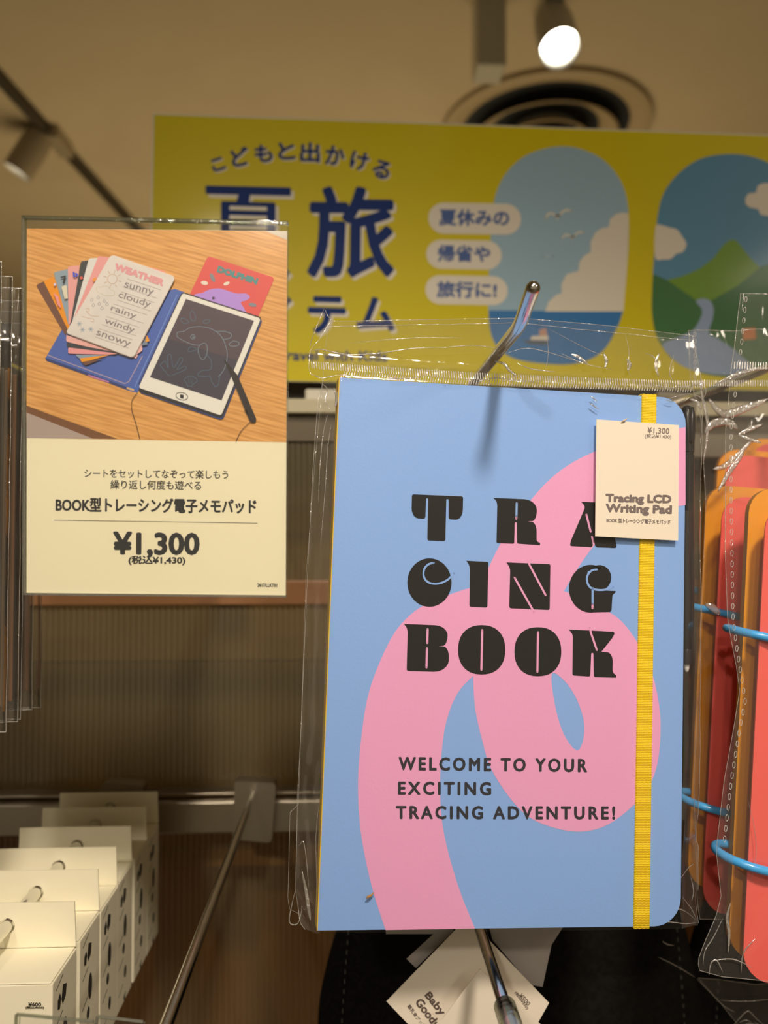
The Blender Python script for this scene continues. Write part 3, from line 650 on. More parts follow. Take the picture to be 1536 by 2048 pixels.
for k, (outs, cuts) in LET.items():
    a = Art(KF, z=Z0, T=TB)
    for p in outs: a.poly(p, blk, 2)
    for p, w, c in cuts: a.line(p, w, bl if c == 'b' else pk, 3)
    a.build('printed_letter', bk)
ink2 = mat('cover_small_ink', (48, 46, 50), .4)
for s_, b0, b1, h in (('WELCOME TO YOUR', (798, 1539.5), (1173, 1543.5), 25), ('EXCITING', (797, 1588.5), (981, 1589.5), 24.5), ('TRACING ADVENTURE!', (793, 1637), (1229, 1638), 24.5)):
    a = Art(KF, z=Z0); a.text(s_, b0, b1, h, ink2, 2, 1.3, 1.35); a.build('lettering', bk)

# elastic band with woven ridges, wrapping top and bottom edges
TLe, TRe, BRe, BLe = [KF.p(*p) for p in ((1283, 790), (1313, 792), (1299, 1854), (1266, 1855))]
nr = 4; npf = nr*6; ny = 60
rows = [(t_, None) for t_ in range(ny+1)]
vs = []; fs = []
def erow(l, r, z, nz=(0, 0, 1)):
    out = []
    for k in range(npf+1):
        s_ = k/npf; hgt = .00055+.00028*abs(math.sin(math.pi*nr*s_))
        if k in (0, npf): hgt = .0001
        out.append((l[0]+(r[0]-l[0])*s_, l[1]+(r[1]-l[1])*s_+nz[1]*hgt, z+nz[2]*hgt))
    return out
rws = [erow(TLe, TRe, -KT, (0, 1, 0)), erow(TLe, TRe, -.002, (0, 1, 0)), erow(TLe, TRe, 0, (0, .7, .7))]
for k in range(ny+1):
    t_ = k/ny; l = Vector(TLe).lerp(Vector(BLe), t_); r = Vector(TRe).lerp(Vector(BRe), t_); rws.append(erow(l, r, 0))
rws += [erow(BLe, BRe, 0, (0, -.7, .7)), erow(BLe, BRe, -.002, (0, -1, 0)), erow(BLe, BRe, -KT, (0, -1, 0))]
for r_ in rws: vs += r_
fs = [(j*(npf+1)+k, (j+1)*(npf+1)+k, (j+1)*(npf+1)+k+1, j*(npf+1)+k+1) for j in range(len(rws)-1) for k in range(npf)]
el_m = mat('yellow_elastic', (250, 196, 10), .7)
nt = el_m.node_tree; wv = nt.nodes.new('ShaderNodeTexWave'); wv.wave_type = 'BANDS'; wv.bands_direction = 'Y'; wv.inputs['Scale'].default_value = 420
nt.links.new([n_ for n_ in nt.nodes if n_.type == 'TEX_COORD'][0].outputs['Object'], wv.inputs['Vector'])
bp = [n_ for n_ in nt.nodes if n_.type == 'BUMP'][0]; bp.inputs['Strength'].default_value = .5; bp.inputs['Distance'].default_value = .0003; nt.links.new(wv.outputs['Color'], bp.inputs['Height'])
mesh_obj('elastic_band', vs, fs, el_m, bk, True, smooth=True)

# stylus beside the book
bx, by_ = KF.p(1385, 1348); tx, ty_ = KF.p(1386, 806)
stc = -.0055
st = thing('stylus_pen', 'black stylus with white nib tucked beside the right edge of the blue book', 'stylus', M=KF.M @ Matrix.Translation((bx, by_, stc)))
def sty(y): return ty_-(y-806)*(ty_-by_)/(1348-806)-by_
def stx(y): return (tx-bx)*(1348-y)/(1348-806)
black_p = mat('black_plastic', (34, 31, 30), .28)
b_ = B(); prof = [(806, .2), (808, 1.6), (812, 2.7), (820, 3.5), (832, 3.75), (860, 3.7), (880, 3.4), (903, 3.3)]
b_.tube([(stx(y), sty(y), 0) for y, r in prof], [r*.001 for y, r in prof], 24); smooth_angle(b_.build('cap', black_p, st, local=True), 50)
b_ = B(); prof = [(904, 3.0), (909, 3.0), (910, 3.35), (1010, 3.3), (1150, 3.35), (1250, 3.3), (1300, 3.0), (1301.5, 2.8), (1303, 2.95), (1331, 2.45)]
b_.tube([(stx(y), sty(y), 0) for y, r in prof], [r*.001 for y, r in prof], 24); smooth_angle(b_.build('barrel', black_p, st, local=True), 40)
b_ = B(); prof = [(1331, 1.4), (1340, 1.2), (1346, .8), (1348, .3)]
b_.tube([(stx(y), sty(y), 0) for y, r in prof], [r*.001 for y, r in prof], 16); smooth_angle(b_.build('nib', mat('white_nib', (232, 218, 196), .4), st, local=True), 50)
b_ = B(); b_.tube([(stx(815), sty(815), .003), (stx(820), sty(815), .0046), (stx(850), sty(850), .0044), (stx(880), sty(880), .0042), (stx(885), sty(885), .0034)], .0009, 10); b_.build('clip', black_p, st, smooth=True, local=True)

# ------------------------------------------------------------------ clear bags
def interp(tab, y):
    if y <= tab[0][0]: return tab[0][1]
    for (a0, v0), (a1, v1) in zip(tab, tab[1:]):
        if y <= a1:
            s_ = (y-a0)/(a1-a0); return v0+(v1-v0)*s_
    return tab[-1][1]
def film_grid(fr, left, right, top, bot, nx, ny, cf):
    """film between left(y) and right(y), top(x) and bottom(x) given in photo pixels; cf gives its height over the frame"""
    vs = []
    for j in range(ny+1):
        for i in range(nx+1):
            u_ = i/nx; v_ = j/ny; xm = interp(left, 900)*(1-u_)+interp(right, 900)*u_
            y = interp(top, xm)*(1-v_)+interp(bot, xm)*v_
            x = interp(left, y)*(1-u_)+interp(right, y)*u_
            a_, b__ = fr.p(x, y); vs.append((a_, b__, cf(a_, b__, u_, v_, x, y)))
    fs = [(j*(nx+1)+i, (j+1)*(nx+1)+i, (j+1)*(nx+1)+i+1, j*(nx+1)+i+1) for j in range(ny) for i in range(nx)]
    return vs, fs
def rim(vs, nx, ny, r, which='lrtb'):
    b = B(); g = lambda i, j: vs[j*(nx+1)+i]
    if 'l' in which: b.tube([g(0, j) for j in range(ny+1)], r, 4)
    if 'r' in which: b.tube([g(nx, j) for j in range(ny+1)], r, 4)
    if 't' in which: b.tube([g(i, 0) for i in range(nx+1)], r, 4)
    if 'b' in which: b.tube([g(i, ny) for i in range(nx+1)], r, 4)
    return b
def ridge(x, y, z=0): return 1-abs(noise.noise(Vector((x, y, z))))*2
def sstep(a_, b_, x): t_ = max(0, min(1, (x-a_)/(b_-a_))); return t_*t_*(3-2*t_)

bag = thing('clear_bag', 'clear film bag with a heat-sealed header wrapped round the blue tracing book', 'plastic bag', M=KF.M)
Lf = [(600, 662), (628, 660), (660, 645), (689, 620), (729, 617), (744, 622), (754, 648), (783, 640), (800, 636), (863, 631), (950, 625), (1150, 615), (1480, 601), (1592, 595), (1789, 591), (1850, 600), (1862, 612)]
Rf = [(650, 1407), (769, 1424), (783, 1423), (806, 1403), (900, 1410), (1100, 1409), (1300, 1409), (1600, 1406), (1720, 1396), (1800, 1398), (1853, 1404)]
Tf = [(600, 628), (668, 628), (1041, 621), (1230, 637), (1407, 658)]
Bf = [(600, 1852), (640, 1863), (1300, 1856), (1404, 1853)]
def c_front(a_, b__, u_, v_, x, y):
    s_ = max(max(0, -KW-a_), max(0, a_-KW), max(0, b__-KH)*1.0, max(0, -b__))
    out = sstep(.0, .006, s_)
    c = .0017-.55*s_
    c = max(c, -.0095)
    if a_ > KW and a_ < KW+.0085: c = max(c, -.0010)
    hd_ = sstep(KH+.004, KH+.012, b__)
    c = c*(1-hd_)+(-.0075-.10*(b__-KH))*hd_
    w = .0007*out*(1-.7*hd_)*(ridge(a_*90, b__*35, 1)-.5)+.0004*out*(1-.7*hd_)*noise.noise(Vector((a_*260, b__*120, 3)))
    w += .00016*hd_*(ridge(a_*30+b__*40, b__*90, 7)-.4)
    w += .00010*(1-out)*ridge(a_*60, b__*14, 5)
    # flutes on the side gussets
    if s_ > .0005 and b__ < KH: w += .0006*math.sin(s_*2600+noise.noise(Vector((0, b__*25, 0)))*3)*out
    return max(c+w, .0012) if s_ <= .0004 else c+w
NX, NY = 110, 150
vs, fs = film_grid(KF, Lf, Rf, Tf, Bf, NX, NY, c_front)
bagfilm = film('book_bag_film', base=.0, gain=.7, haze=.004, rough=.05, bscale=26, bstr=.30, stretch=(2.2, .5, 1), dist=.0012)
loose = film('book_bag_loose_film', base=.02, gain=1.3, haze=.035, rough=.07, bscale=42, bstr=.55, stretch=(1.6, .6, 1), dist=.0014)
mi_ = [0 if (max(abs(vs[f[0]][0]), abs(vs[f[2]][0])) < KW+.0005 and vs[f[0]][1] < KH+.0005) else 1 for f in fs]
mesh_obj('front_film', vs, fs, [bagfilm, loose], bag, True, mi_, smooth=True)
rim(vs, NX, NY, .00011, 'lrt').build('film_edge', film_edge, bag, local=True)
Lb = [(600, 662), (700, 650), (754, 646), (900, 632), (1150, 612), (1480, 601), (1630, 596), (1636, 579), (1827, 574), (1855, 580), (1862, 600)]
Rb = [(650, 1400), (783, 1416), (900, 1412), (1600, 1408), (1853, 1400)]
def c_back(a_, b__, u_, v_, x, y):
    s_ = max(max(0, -KW-a_), max(0, a_-KW), max(0, b__-KH), max(0, -b__))
    c = min(-KT-.0016+.55*s_, -.0105); w = .0010*sstep(0, .006, s_)*(ridge(a_*80, b__*40, 11)-.5)
    return c+w
Tb = [(600, 640), (1041, 632), (1407, 668)]
vs, fs = film_grid(KF, Lb, Rb, Tb, Bf, 60, 90, c_back)
mesh_obj('back_film', vs, fs, bagfilm, bag, True, smooth=True)
rim(vs, 60, 90, .00010, 'lt').build('film_edge', film_edge, bag, local=True)
# header folds
def ribbon(fr, pts, w, m, name, parent, c0=-.004, c1=-.004):
    """raised crease, also highlight strokes: thin glossy tube along photo-measured points"""
    P = cat(pts, 4, False); n_ = len(P); b = B()
    w2 = w*(2.6 if w >= .0003 else 1.3)       # the broad folds lie flat, the fine ones are narrow ridges
    b.tube([(*fr.p(*p), 0) for k, p in enumerate(P)], [w2*(.12+.88*math.sin(math.pi*min(1, max(0, k/(n_-1))))**.8) for k in range(n_)], 8)
    for k in range(n_):
        for j in range(8): v = b.v[k*8+j]; v.z = c0+(c1-c0)*k/(n_-1)+v.z*(.35 if w >= .0003 else .8)
    return b
crease_m = film('crease_glint_film', base=.35, gain=1.0, haze=.25, rough=.12, bscale=300, bstr=.6)  # pale hazy film for real folds and for highlights put in as strokes
cb = B()
for pts, w in (([(619, 697), (640, 692), (665, 697), (700, 703), (760, 700), (830, 690), (900, 688)], .00022), ([(649, 608), (636, 640), (622, 676), (620, 690)], .00016), ([(649, 608), (656, 624), (662, 632), (650, 655), (636, 672)], .00014),
               ([(622, 742), (640, 750), (660, 748), (690, 744), (740, 752)], .00020), ([(1100, 648), (1180, 690), (1220, 707)], .00010), ([(1130, 700), (1160, 715), (1185, 724)], .00016), ([(995, 716), (1015, 722), (1025, 735), (1040, 745)], .00030),
               ([(1020, 700), (1060, 690), (1110, 700), (1180, 722), (1240, 735)], .00013), ([(1260, 660), (1268, 700), (1264, 730), (1272, 748)], .00012), ([(1300, 758), (1340, 770), (1385, 768), (1420, 758)], .00018),
               ([(1330, 800), (1370, 790), (1400, 800), (1412, 830), (1408, 880)], .00014), ([(1176, 808), (1184, 814), (1195, 821)], .00028), ([(1178, 795), (1184, 799), (1191, 806)], .00028), ([(1325, 801), (1335, 804), (1344, 804)], .00016),
               ([(990, 700), (1010, 680), (1030, 668)], .00016), ([(930, 752), (960, 757), (1000, 750), (1060, 756), (1120, 752)], .00013),
               ([(640, 760), (655, 775), (650, 800), (660, 820)], .00022), ([(668, 770), (674, 790), (670, 815)], .00030), ([(655, 830), (646, 870), (640, 930), (636, 1010)], .00016), ([(662, 850), (655, 900), (650, 980), (640, 1100)], .00014),
               ([(1216, 700), (1222, 715), (1219, 730)], .00034), ([(1262, 712), (1270, 722), (1266, 736)], .00034), ([(1150, 702), (1166, 708), (1184, 722)], .00034), ([(1300, 700), (1318, 708), (1330, 725)], .00020),
               ([(1330, 700), (1322, 722), (1328, 748)], .00030), ([(880, 690), (950, 684), (1000, 690)], .00014), ([(700, 680), (780, 672), (860, 668), (940, 670)], .00010), ([(1040, 720), (1070, 732), (1120, 738)], .00020),
               ([(1360, 700), (1350, 740), (1362, 762)], .00014), ([(1375, 800), (1390, 806), (1398, 822)], .00030), ([(760, 745), (800, 752), (850, 748)], .00018), ([(1100, 660), (1104, 700), (1098, 735)], .00010)):
    cb.add(*(lambda q_: (q_.v, q_.f))(ribbon(KF, pts, w, None, '', None, -.0055 if min(p[1] for p in pts) < 775 else .0022, -.0055 if max(p[1] for p in pts) < 800 else .0022)))
for pts, w in (([(590, 1790), (584, 1815), (578, 1852), (592, 1858), (600, 1845), (604, 1820)], .00022), ([(604, 1750), (612, 1790), (618, 1830), (621, 1850)], .00030), ([(598, 1700), (606, 1690), (612, 1720), (618, 1790)], .00018), ([(640, 1600), (632, 1680), (634, 1780), (632, 1850)], .00014),
               ([(1366, 1770), (1384, 1745), (1396, 1735)], .00014), ([(1390, 1760), (1396, 1790), (1392, 1810)], .00026), ([(1372, 1800), (1386, 1818), (1392, 1826), (1404, 1852)], .00018), ([(1340, 1850), (1352, 1832), (1366, 1826), (1384, 1834), (1402, 1850)], .00016),
               ([(1300, 1857), (1340, 1852), (1380, 1856), (1404, 1853)], .00018), ([(1354, 1748), (1352, 1762), (1362, 1772), (1374, 1768)], .00008)):
    cb.add(*(lambda q_: (q_.v, q_.f))(ribbon(KF, pts, w, None, '', None, -.004, -.004)))
tag(cb.build('crease', crease_m, bag, local=True, smooth=True), kind='stuff')
# heat seal ticks
def ticks(fr, parent, x0, x1, yfun, h, pitch, w, c, slant=0):
    b = B(); x = x0
    while x < x1:
        y = yfun(x); p = [fr.p(x+slant*0, y), fr.p(x+w, y), fr.p(x+w+slant, y+h), fr.p(x+slant, y+h)]
        jit = noise.noise(Vector((x*.09, 0, c*900)))*.0005
        b.prism(p, Matrix(), c+jit, c+jit+.00012); x += pitch
    o = b.build('seal_tick', film('seal_white', base=.22, gain=1.0, haze=.75, rough=.2, bscale=300, bstr=.5), parent, local=True); tag(o, 'white heat seal ticks across the bag header', kind='stuff'); return o
ticks(KF, bag, 622, 1423, lambda x: 716+(x-622)*.0505+6*math.sin((x-622)/255.), 14, 4.9, 1.9, -.0062, 1.5)
ticks(KF, bag, 690, 1400, lambda x: 735+(x-690)*.047+3*math.sin((x-622)/200.), 12, 5.2, 1.5, -.0068, -3)
# hanging tag sticker
s4 = quad(KF, [(1188, 841), (1352, 852.5), (1350, 1081.5), (1185.5, 1073)])
ox_, oy_ = (s4[2][0]+s4[3][0])/2, (s4[2][1]+s4[3][1])/2
stk = thing('price_tag', 'small cream price label stuck on the clear bag over the yellow elastic', 'price tag', M=KF.M)
stp = mat('label_paper', (238, 214, 180), .55)
B().prism(s4, Matrix(), .0026, .0030).build('label_sheet', stp, stk, local=True)
gk = mat('label_grey_ink', (122, 102, 92), .5); Z1 = .00303
a = Art(KF, z=Z1); a.text('¥1,300', (1289, 870), (1332, 872), 13.5, gk, 1, .2); a.build('lettering', stk)
a = Art(KF, z=Z1); a.text('(税込¥1,430)', (1284, 879), (1336, 881), 9.5, gk, 1, .12); a.build('lettering', stk)
for s_, b0, b1, h in (('Tracing LCD', (1207, 1008.5), (1335, 1011), 19), ('Writing Pad', (1207, 1029), (1336, 1032.5), 20)):
    a = Art(KF, z=Z1); a.text(s_, b0, b1, h, gk, 1, 1.35); a.build('lettering', stk)
a = Art(KF, z=Z1); a.text('BOOK 型トレーシング電子メモパッド', (1208, 1045.5), (1334, 1049.5), 9, gk, 1, .3); a.build('lettering', stk)
def crumb(name, label, px, py, c, m, s_=1):
    x, y = KF.p(px, py); t_ = thing(name, label, 'debris', M=KF.M)
    b = B(); b.tube([(x+.0016*s_, y+.0014*s_, c), (x+.0006*s_, y+.0003*s_, c), (x-.0005*s_, y-.0004*s_, c), (x-.0014*s_, y-.0008*s_, c), (x-.0019*s_, y-.0013*s_, c)], [.0001, .0004*s_, .0006*s_, .0004*s_, .0001], 7); b.build('fleck', m, t_, smooth=True, local=True)
crumb('dry_flake', 'tiny brown dry flake lying against the lower left of the book cover', 740, 1786, .0024, mat('flake_brown', (176, 120, 60), .7))
crumb('dry_flake', 'tiny beige flake on top of the small price label', 1243, 843, .0036, mat('flake_beige', (214, 176, 136), .7), .8)

# ================================================================== RED RING CARDS AT THE RIGHT
red_m = mat('card_red', (246, 92, 76), .5, coat=.1); org_m = mat('card_orange', (240, 150, 14), .5, coat=.1)
ring_m = mat('ring_blue', (72, 160, 206), .3, coat=.3); edge_o = mat('card_edge_orange', (176, 104, 20), .6)
def flat_frame(TL, BL, dT, dB, yaw=0.0):
    p0 = at(*BL, dB); p1 = at(*TL, dT); v_ = (p1-p0).normalized(); n_ = Vector((1, 0, 0)).cross(v_); u_ = v_.cross(n_); return Frame(p0, u_, v_), (p1-p0).length
def ringset(label, red, orange, rings, extra=0, group=None):
    """red: ((TLx,TLy),(BLx,BLy),dTop,dBottom)"""
    fr, h = flat_frame(*red); t_ = thing('ring_card_set', label, 'card set', M=fr.M, group=group)
    Wc = .115
    def sheet(f, hh, m, th, name, em=None):
        # outline in the frame of the red card
        pts = [(x/1000, y/1000) for x, y in rnd([(0, 0, 13), (Wc*1000, 0, 13), (Wc*1000, hh*1000, 13), (0, hh*1000, 13)], 6)]
        Mr = fr.M.inverted() @ f.M
        return smooth_angle(B().prism(pts, Mr, -th, 0, 0, 1).build(name, [m, em or m], t_, local=True), 30)
    sheet(fr, h, red_m, .0007, 'card', None)
    fo, ho = flat_frame(*orange); sheet(fo, ho, org_m, .0035, 'cover', edge_o)
    for k in range(3):
        s_ = (k+1)/4; M2 = Frame(fr.o.lerp(fo.o, s_)+Vector((.010, 0, .004)), fr.u, fr.v); sheet(M2, h-.006, (red_m, org_m, red_m)[k], .0007, 'card')
    for (rx, ry, dd) in rings:
        c = at(rx, ry, dd); R = .0165; b = B(); n_ = 28
        pts = [c+Vector((R+R*math.cos(2*math.pi*k/n_), .85*R*math.sin(2*math.pi*k/n_)+.004, -.0035*math.cos(2*math.pi*k/n_)-.003)) for k in range(n_+1)]
        b.tube(pts, .0020, 12, cap=False); b.build('ring', ring_m, t_, smooth=True)
    return t_, fr
ns_, nf = ringset('nearest set of red cards with orange cover on blue rings at the right edge', ((1533, 1004), (1484, 1962), .343, .330), ((1500, 972), (1456, 1918), .358, .345), [(1468, 1262, .346), (1444, 1712, .338)])
fs_, ff = ringset('red cards with orange cover on blue rings just behind the nearest set', ((1446, 990), (1404, 1826), .388, .380), ((1414, 968), (1374, 1775), .408, .400), [(1384, 1215, .395), (1368, 1600, .388)])
ringset('third set of red ring cards mostly hidden behind the stylus', ((1454, 908), (1404, 1700), .440, .440), ((1438, 896), (1390, 1680), .455, .455), [(1380, 1180, .447)])
ringset('set of red ring cards furthest back on the right hook', ((1506, 884), (1454, 1600), .490, .490), ((1492, 874), (1440, 1590), .505, .505), [])

def side_bag(label, fr, L_, R_, T_, Bt, c0, amp, tick=None, holes=None, seed=0, nx=40, ny=110, creases=(), flush=True):
    t_ = thing('clear_bag', label, 'plastic bag', M=fr.M)
    def cf(a_, b__, u_, v_, x, y):
        s_ = interp([(0, 1), (.25, .35), (1, .2)], u_)
        return c0+amp*s_*(ridge(a_*55+seed, b__*22, seed)-.5)+amp*.5*s_*noise.noise(Vector((a_*180, b__*60, seed+5)))-.004*(1-u_)**2+amp*1.5*sstep(.55, 0, v_)*(1-sstep(0, .05, v_)*.5)*(ridge(a_*25+b__*22, b__*14-a_*20, seed+2)-.5)+0*y
    cf2 = (lambda a_, b__, u_, v_, x, y: max(cf(a_, b__, u_, v_, x, y), c0-.0012)) if flush else cf
    vs, fs = film_grid(fr, L_, R_, T_, Bt, nx, ny, cf2)
    mesh_obj('front_film', vs, fs, film('side_bag_film', base=.01, gain=1.1, haze=.03, rough=.07, bscale=34, bstr=.5, stretch=(2.0, .7, 1), dist=.0016), t_, True, smooth=True)
    rim(vs, nx, ny, .00012, 'ltb').build('film_edge', film_edge, t_, local=True)
    if holes:
        b = B()
        for y in range(*holes[0]):
            x = interp(holes[1], y); x_, y_ = fr.p(x, y); n_ = 10
            b.tube([(x_+.0006*math.cos(2*math.pi*k/n_), y_+.0014*math.sin(2*math.pi*k/n_), c0+.0006) for k in range(n_+1)], .00013, 4, cap=False)
        o = b.build('perforation', film('seal_white', base=.22, gain=1.0, haze=.75, rough=.2, bscale=300, bstr=.5), t_, local=True); tag(o, 'row of punched oval perforations along the bag edge', kind='stuff')
    if creases:
        b = B()
        for pts, w in creases: q_ = ribbon(fr, pts, w, None, '', None, c0+.0006, c0+.0006); b.add(q_.v, q_.f)
        tag(b.build('crease', crease_m, t_, local=True, smooth=True), kind='stuff')
    if tick: ticks(fr, t_, *tick)
    return t_
side_bag('clear perforated bag around the nearest red ring cards', nf,
         [(588, 1478), (640, 1473), (700, 1466), (740, 1460), (800, 1455), (860, 1449), (1100, 1448), (1240, 1453), (1290, 1462), (1330, 1470), (1380, 1477), (1450, 1466), (1560, 1446), (1700, 1430), (1790, 1440), (1830, 1430), (1880, 1408), (1920, 1393), (1942, 1398), (1950, 1436), (1962, 1500)],
         [(588, 1640), (1960, 1600)], [(1400, 588), (1700, 592)], [(1390, 1948), (1440, 1950), (1536, 1962), (1640, 1962)], .0022, .0030,
         tick=(1462, 1640, lambda x: 727+(x-1462)*.02, 14, 5.2, 2.0, .0030, -1),
         holes=((603, 1690, 21), [(600, 1486), (700, 1476), (760, 1468), (860, 1456), (1000, 1456), (1240, 1460), (1300, 1468), (1400, 1484), (1450, 1474), (1560, 1456), (1700, 1440)]), seed=3,
         creases=(([(1400, 1925), (1404, 1895), (1420, 1870), (1440, 1830)], .0002), ([(1412, 1945), (1416, 1920), (1428, 1915), (1440, 1940)], .00025), ([(1420, 1915), (1460, 1912), (1500, 1930)], .0002), ([(1455, 1800), (1448, 1830), (1452, 1860), (1450, 1900)], .0003),
                  ([(1424, 772), (1460, 755), (1500, 742), (1536, 740)], .0004), ([(1430, 985), (1450, 950), (1474, 915), (1482, 895)], .0005), ([(1470, 872), (1490, 862), (1520, 850)], .0004), ([(1470, 872), (1492, 880), (1516, 888)], .0004), ([(1505, 1870), (1480, 1900), (1476, 1940)], .0002), ([(1490, 1600), (1500, 1640), (1506, 1700), (1495, 1760)], .0001)))
side_bag('clear bag around the second set of red ring cards', ff,
         [(655, 1374), (760, 1378), (840, 1400), (1000, 1409), (1250, 1400), (1560, 1385), (1800, 1392), (1840, 1398)],
         [(655, 1560), (1840, 1500)], [(1374, 662), (1560, 664)], [(1374, 1835), (1560, 1838)], .0025, .0035,
         tick=(1380, 1540, lambda x: 763, 12, 4.6, 1.8, .0028), holes=((672, 760, 14), [(600, 1384), (800, 1385)]), seed=9,
         creases=(([(1412, 800), (1440, 830), (1480, 820), (1530, 800)], .0009), ([(1404, 870), (1420, 850), (1450, 846), (1470, 860)], .0009), ([(1405, 1208), (1420, 1215), (1435, 1228)], .0008), ([(1420, 940), (1450, 930), (1500, 880)], .0006), ([(1395, 760), (1400, 800), (1410, 860), (1400, 930)], .0003)))

# ================================================================== BAGGED BOOKS AT THE LEFT EDGE
lb = [(.338, (88, 68, 52)), (.3485, (222, 140, 30)), (.356, (96, 84, 64)), (.366, (150, 100, 60)), (.374, (92, 76, 56)), (.384, (128, 84, 52))]
labs = ['brown-edged bagged book nearest the viewer at the left edge', 'orange-edged bagged book second in the row at the left edge', 'dark-edged bagged book third in the row at the left edge',
        'tan-edged bagged book fourth in the row beside the price card', 'dull brown bagged book fifth in the row behind the price card', 'rear-most brown bagged book of the row at the left edge']
for k, (y, c) in enumerate(lb):
    x1 = -.1625-.0008*(k % 2); z0 = EYE-.083+.0007*k; z1 = EYE+.0775; th = .0060
    t_ = thing('bagged_book', labs[k], 'book', (x1-.05, y, z0), group='bagged books on the left hook')
    cm = mat('left_book_%d' % k, c, .6)
    B().box(x1-.095, x1, y, y+.0012, z0, z1, .0004).build('front_cover', cm, t_)
    B().box(x1-.095, x1, y+th-.0012, y+th, z0, z1, .0004).build('back_cover', cm, t_)
    B().box(x1-.094, x1-.0012, y+.0013, y+th-.0013, z0+.001, z1-.001).build('page_block', mat('page_edge_tan', (170, 140, 100), .8), t_)
    # film sleeve : a crumpled loop round the book with a header
    vs = []; nz_ = 50; loop = [(-.099, y-.001), (-.05, y-.0012), (0.001, y-.001), (.0034, y+th*.3), (.0052+.001*(k % 3), y+th*.5), (.0034, y+th*.7), (0.001, y+th+.001), (-.05, y+th+.0012), (-.099, y+th+.001)]
    zt = EYE+.122-.003*k; zb = z0-.006-.002*(k % 2)
    for j in range(nz_+1):
        z = zb+(zt-zb)*j/nz_; sq = 1-sstep(z1+.002, z1+.016, z)*.85; sb_ = 1-sstep(z0, zb, z)*.7
        for i, (dx, yy) in enumerate(loop):
            ym = y+th/2; w = .0004*noise.noise(Vector((i*1.7+k*9, z*40, 2.0)))
            vs.append((x1+dx+w, ym+(yy-ym)*sq*sb_+w*.7, z))
    m_ = len(loop); fs = [(j*m_+i, (j+1)*m_+i, (j+1)*m_+(i+1) % m_, j*m_+(i+1) % m_) for j in range(nz_) for i in range(m_)]
    mesh_obj('film_sleeve', vs, fs, film('left_bag_film', base=.0, gain=.9, haze=.02, rough=.08, bscale=60, bstr=.5, stretch=(1, 1, .3), dist=.0012), t_, smooth=True)
    b = B(); b.tube([vs[j*m_+4] for j in range(nz_+1)], .00018, 4); b.tube([vs[i] for i in range(m_)], .0002, 4); b.tube([vs[nz_*m_+i] for i in range(m_)], .00015, 4); b.build('film_edge', film_edge, t_)

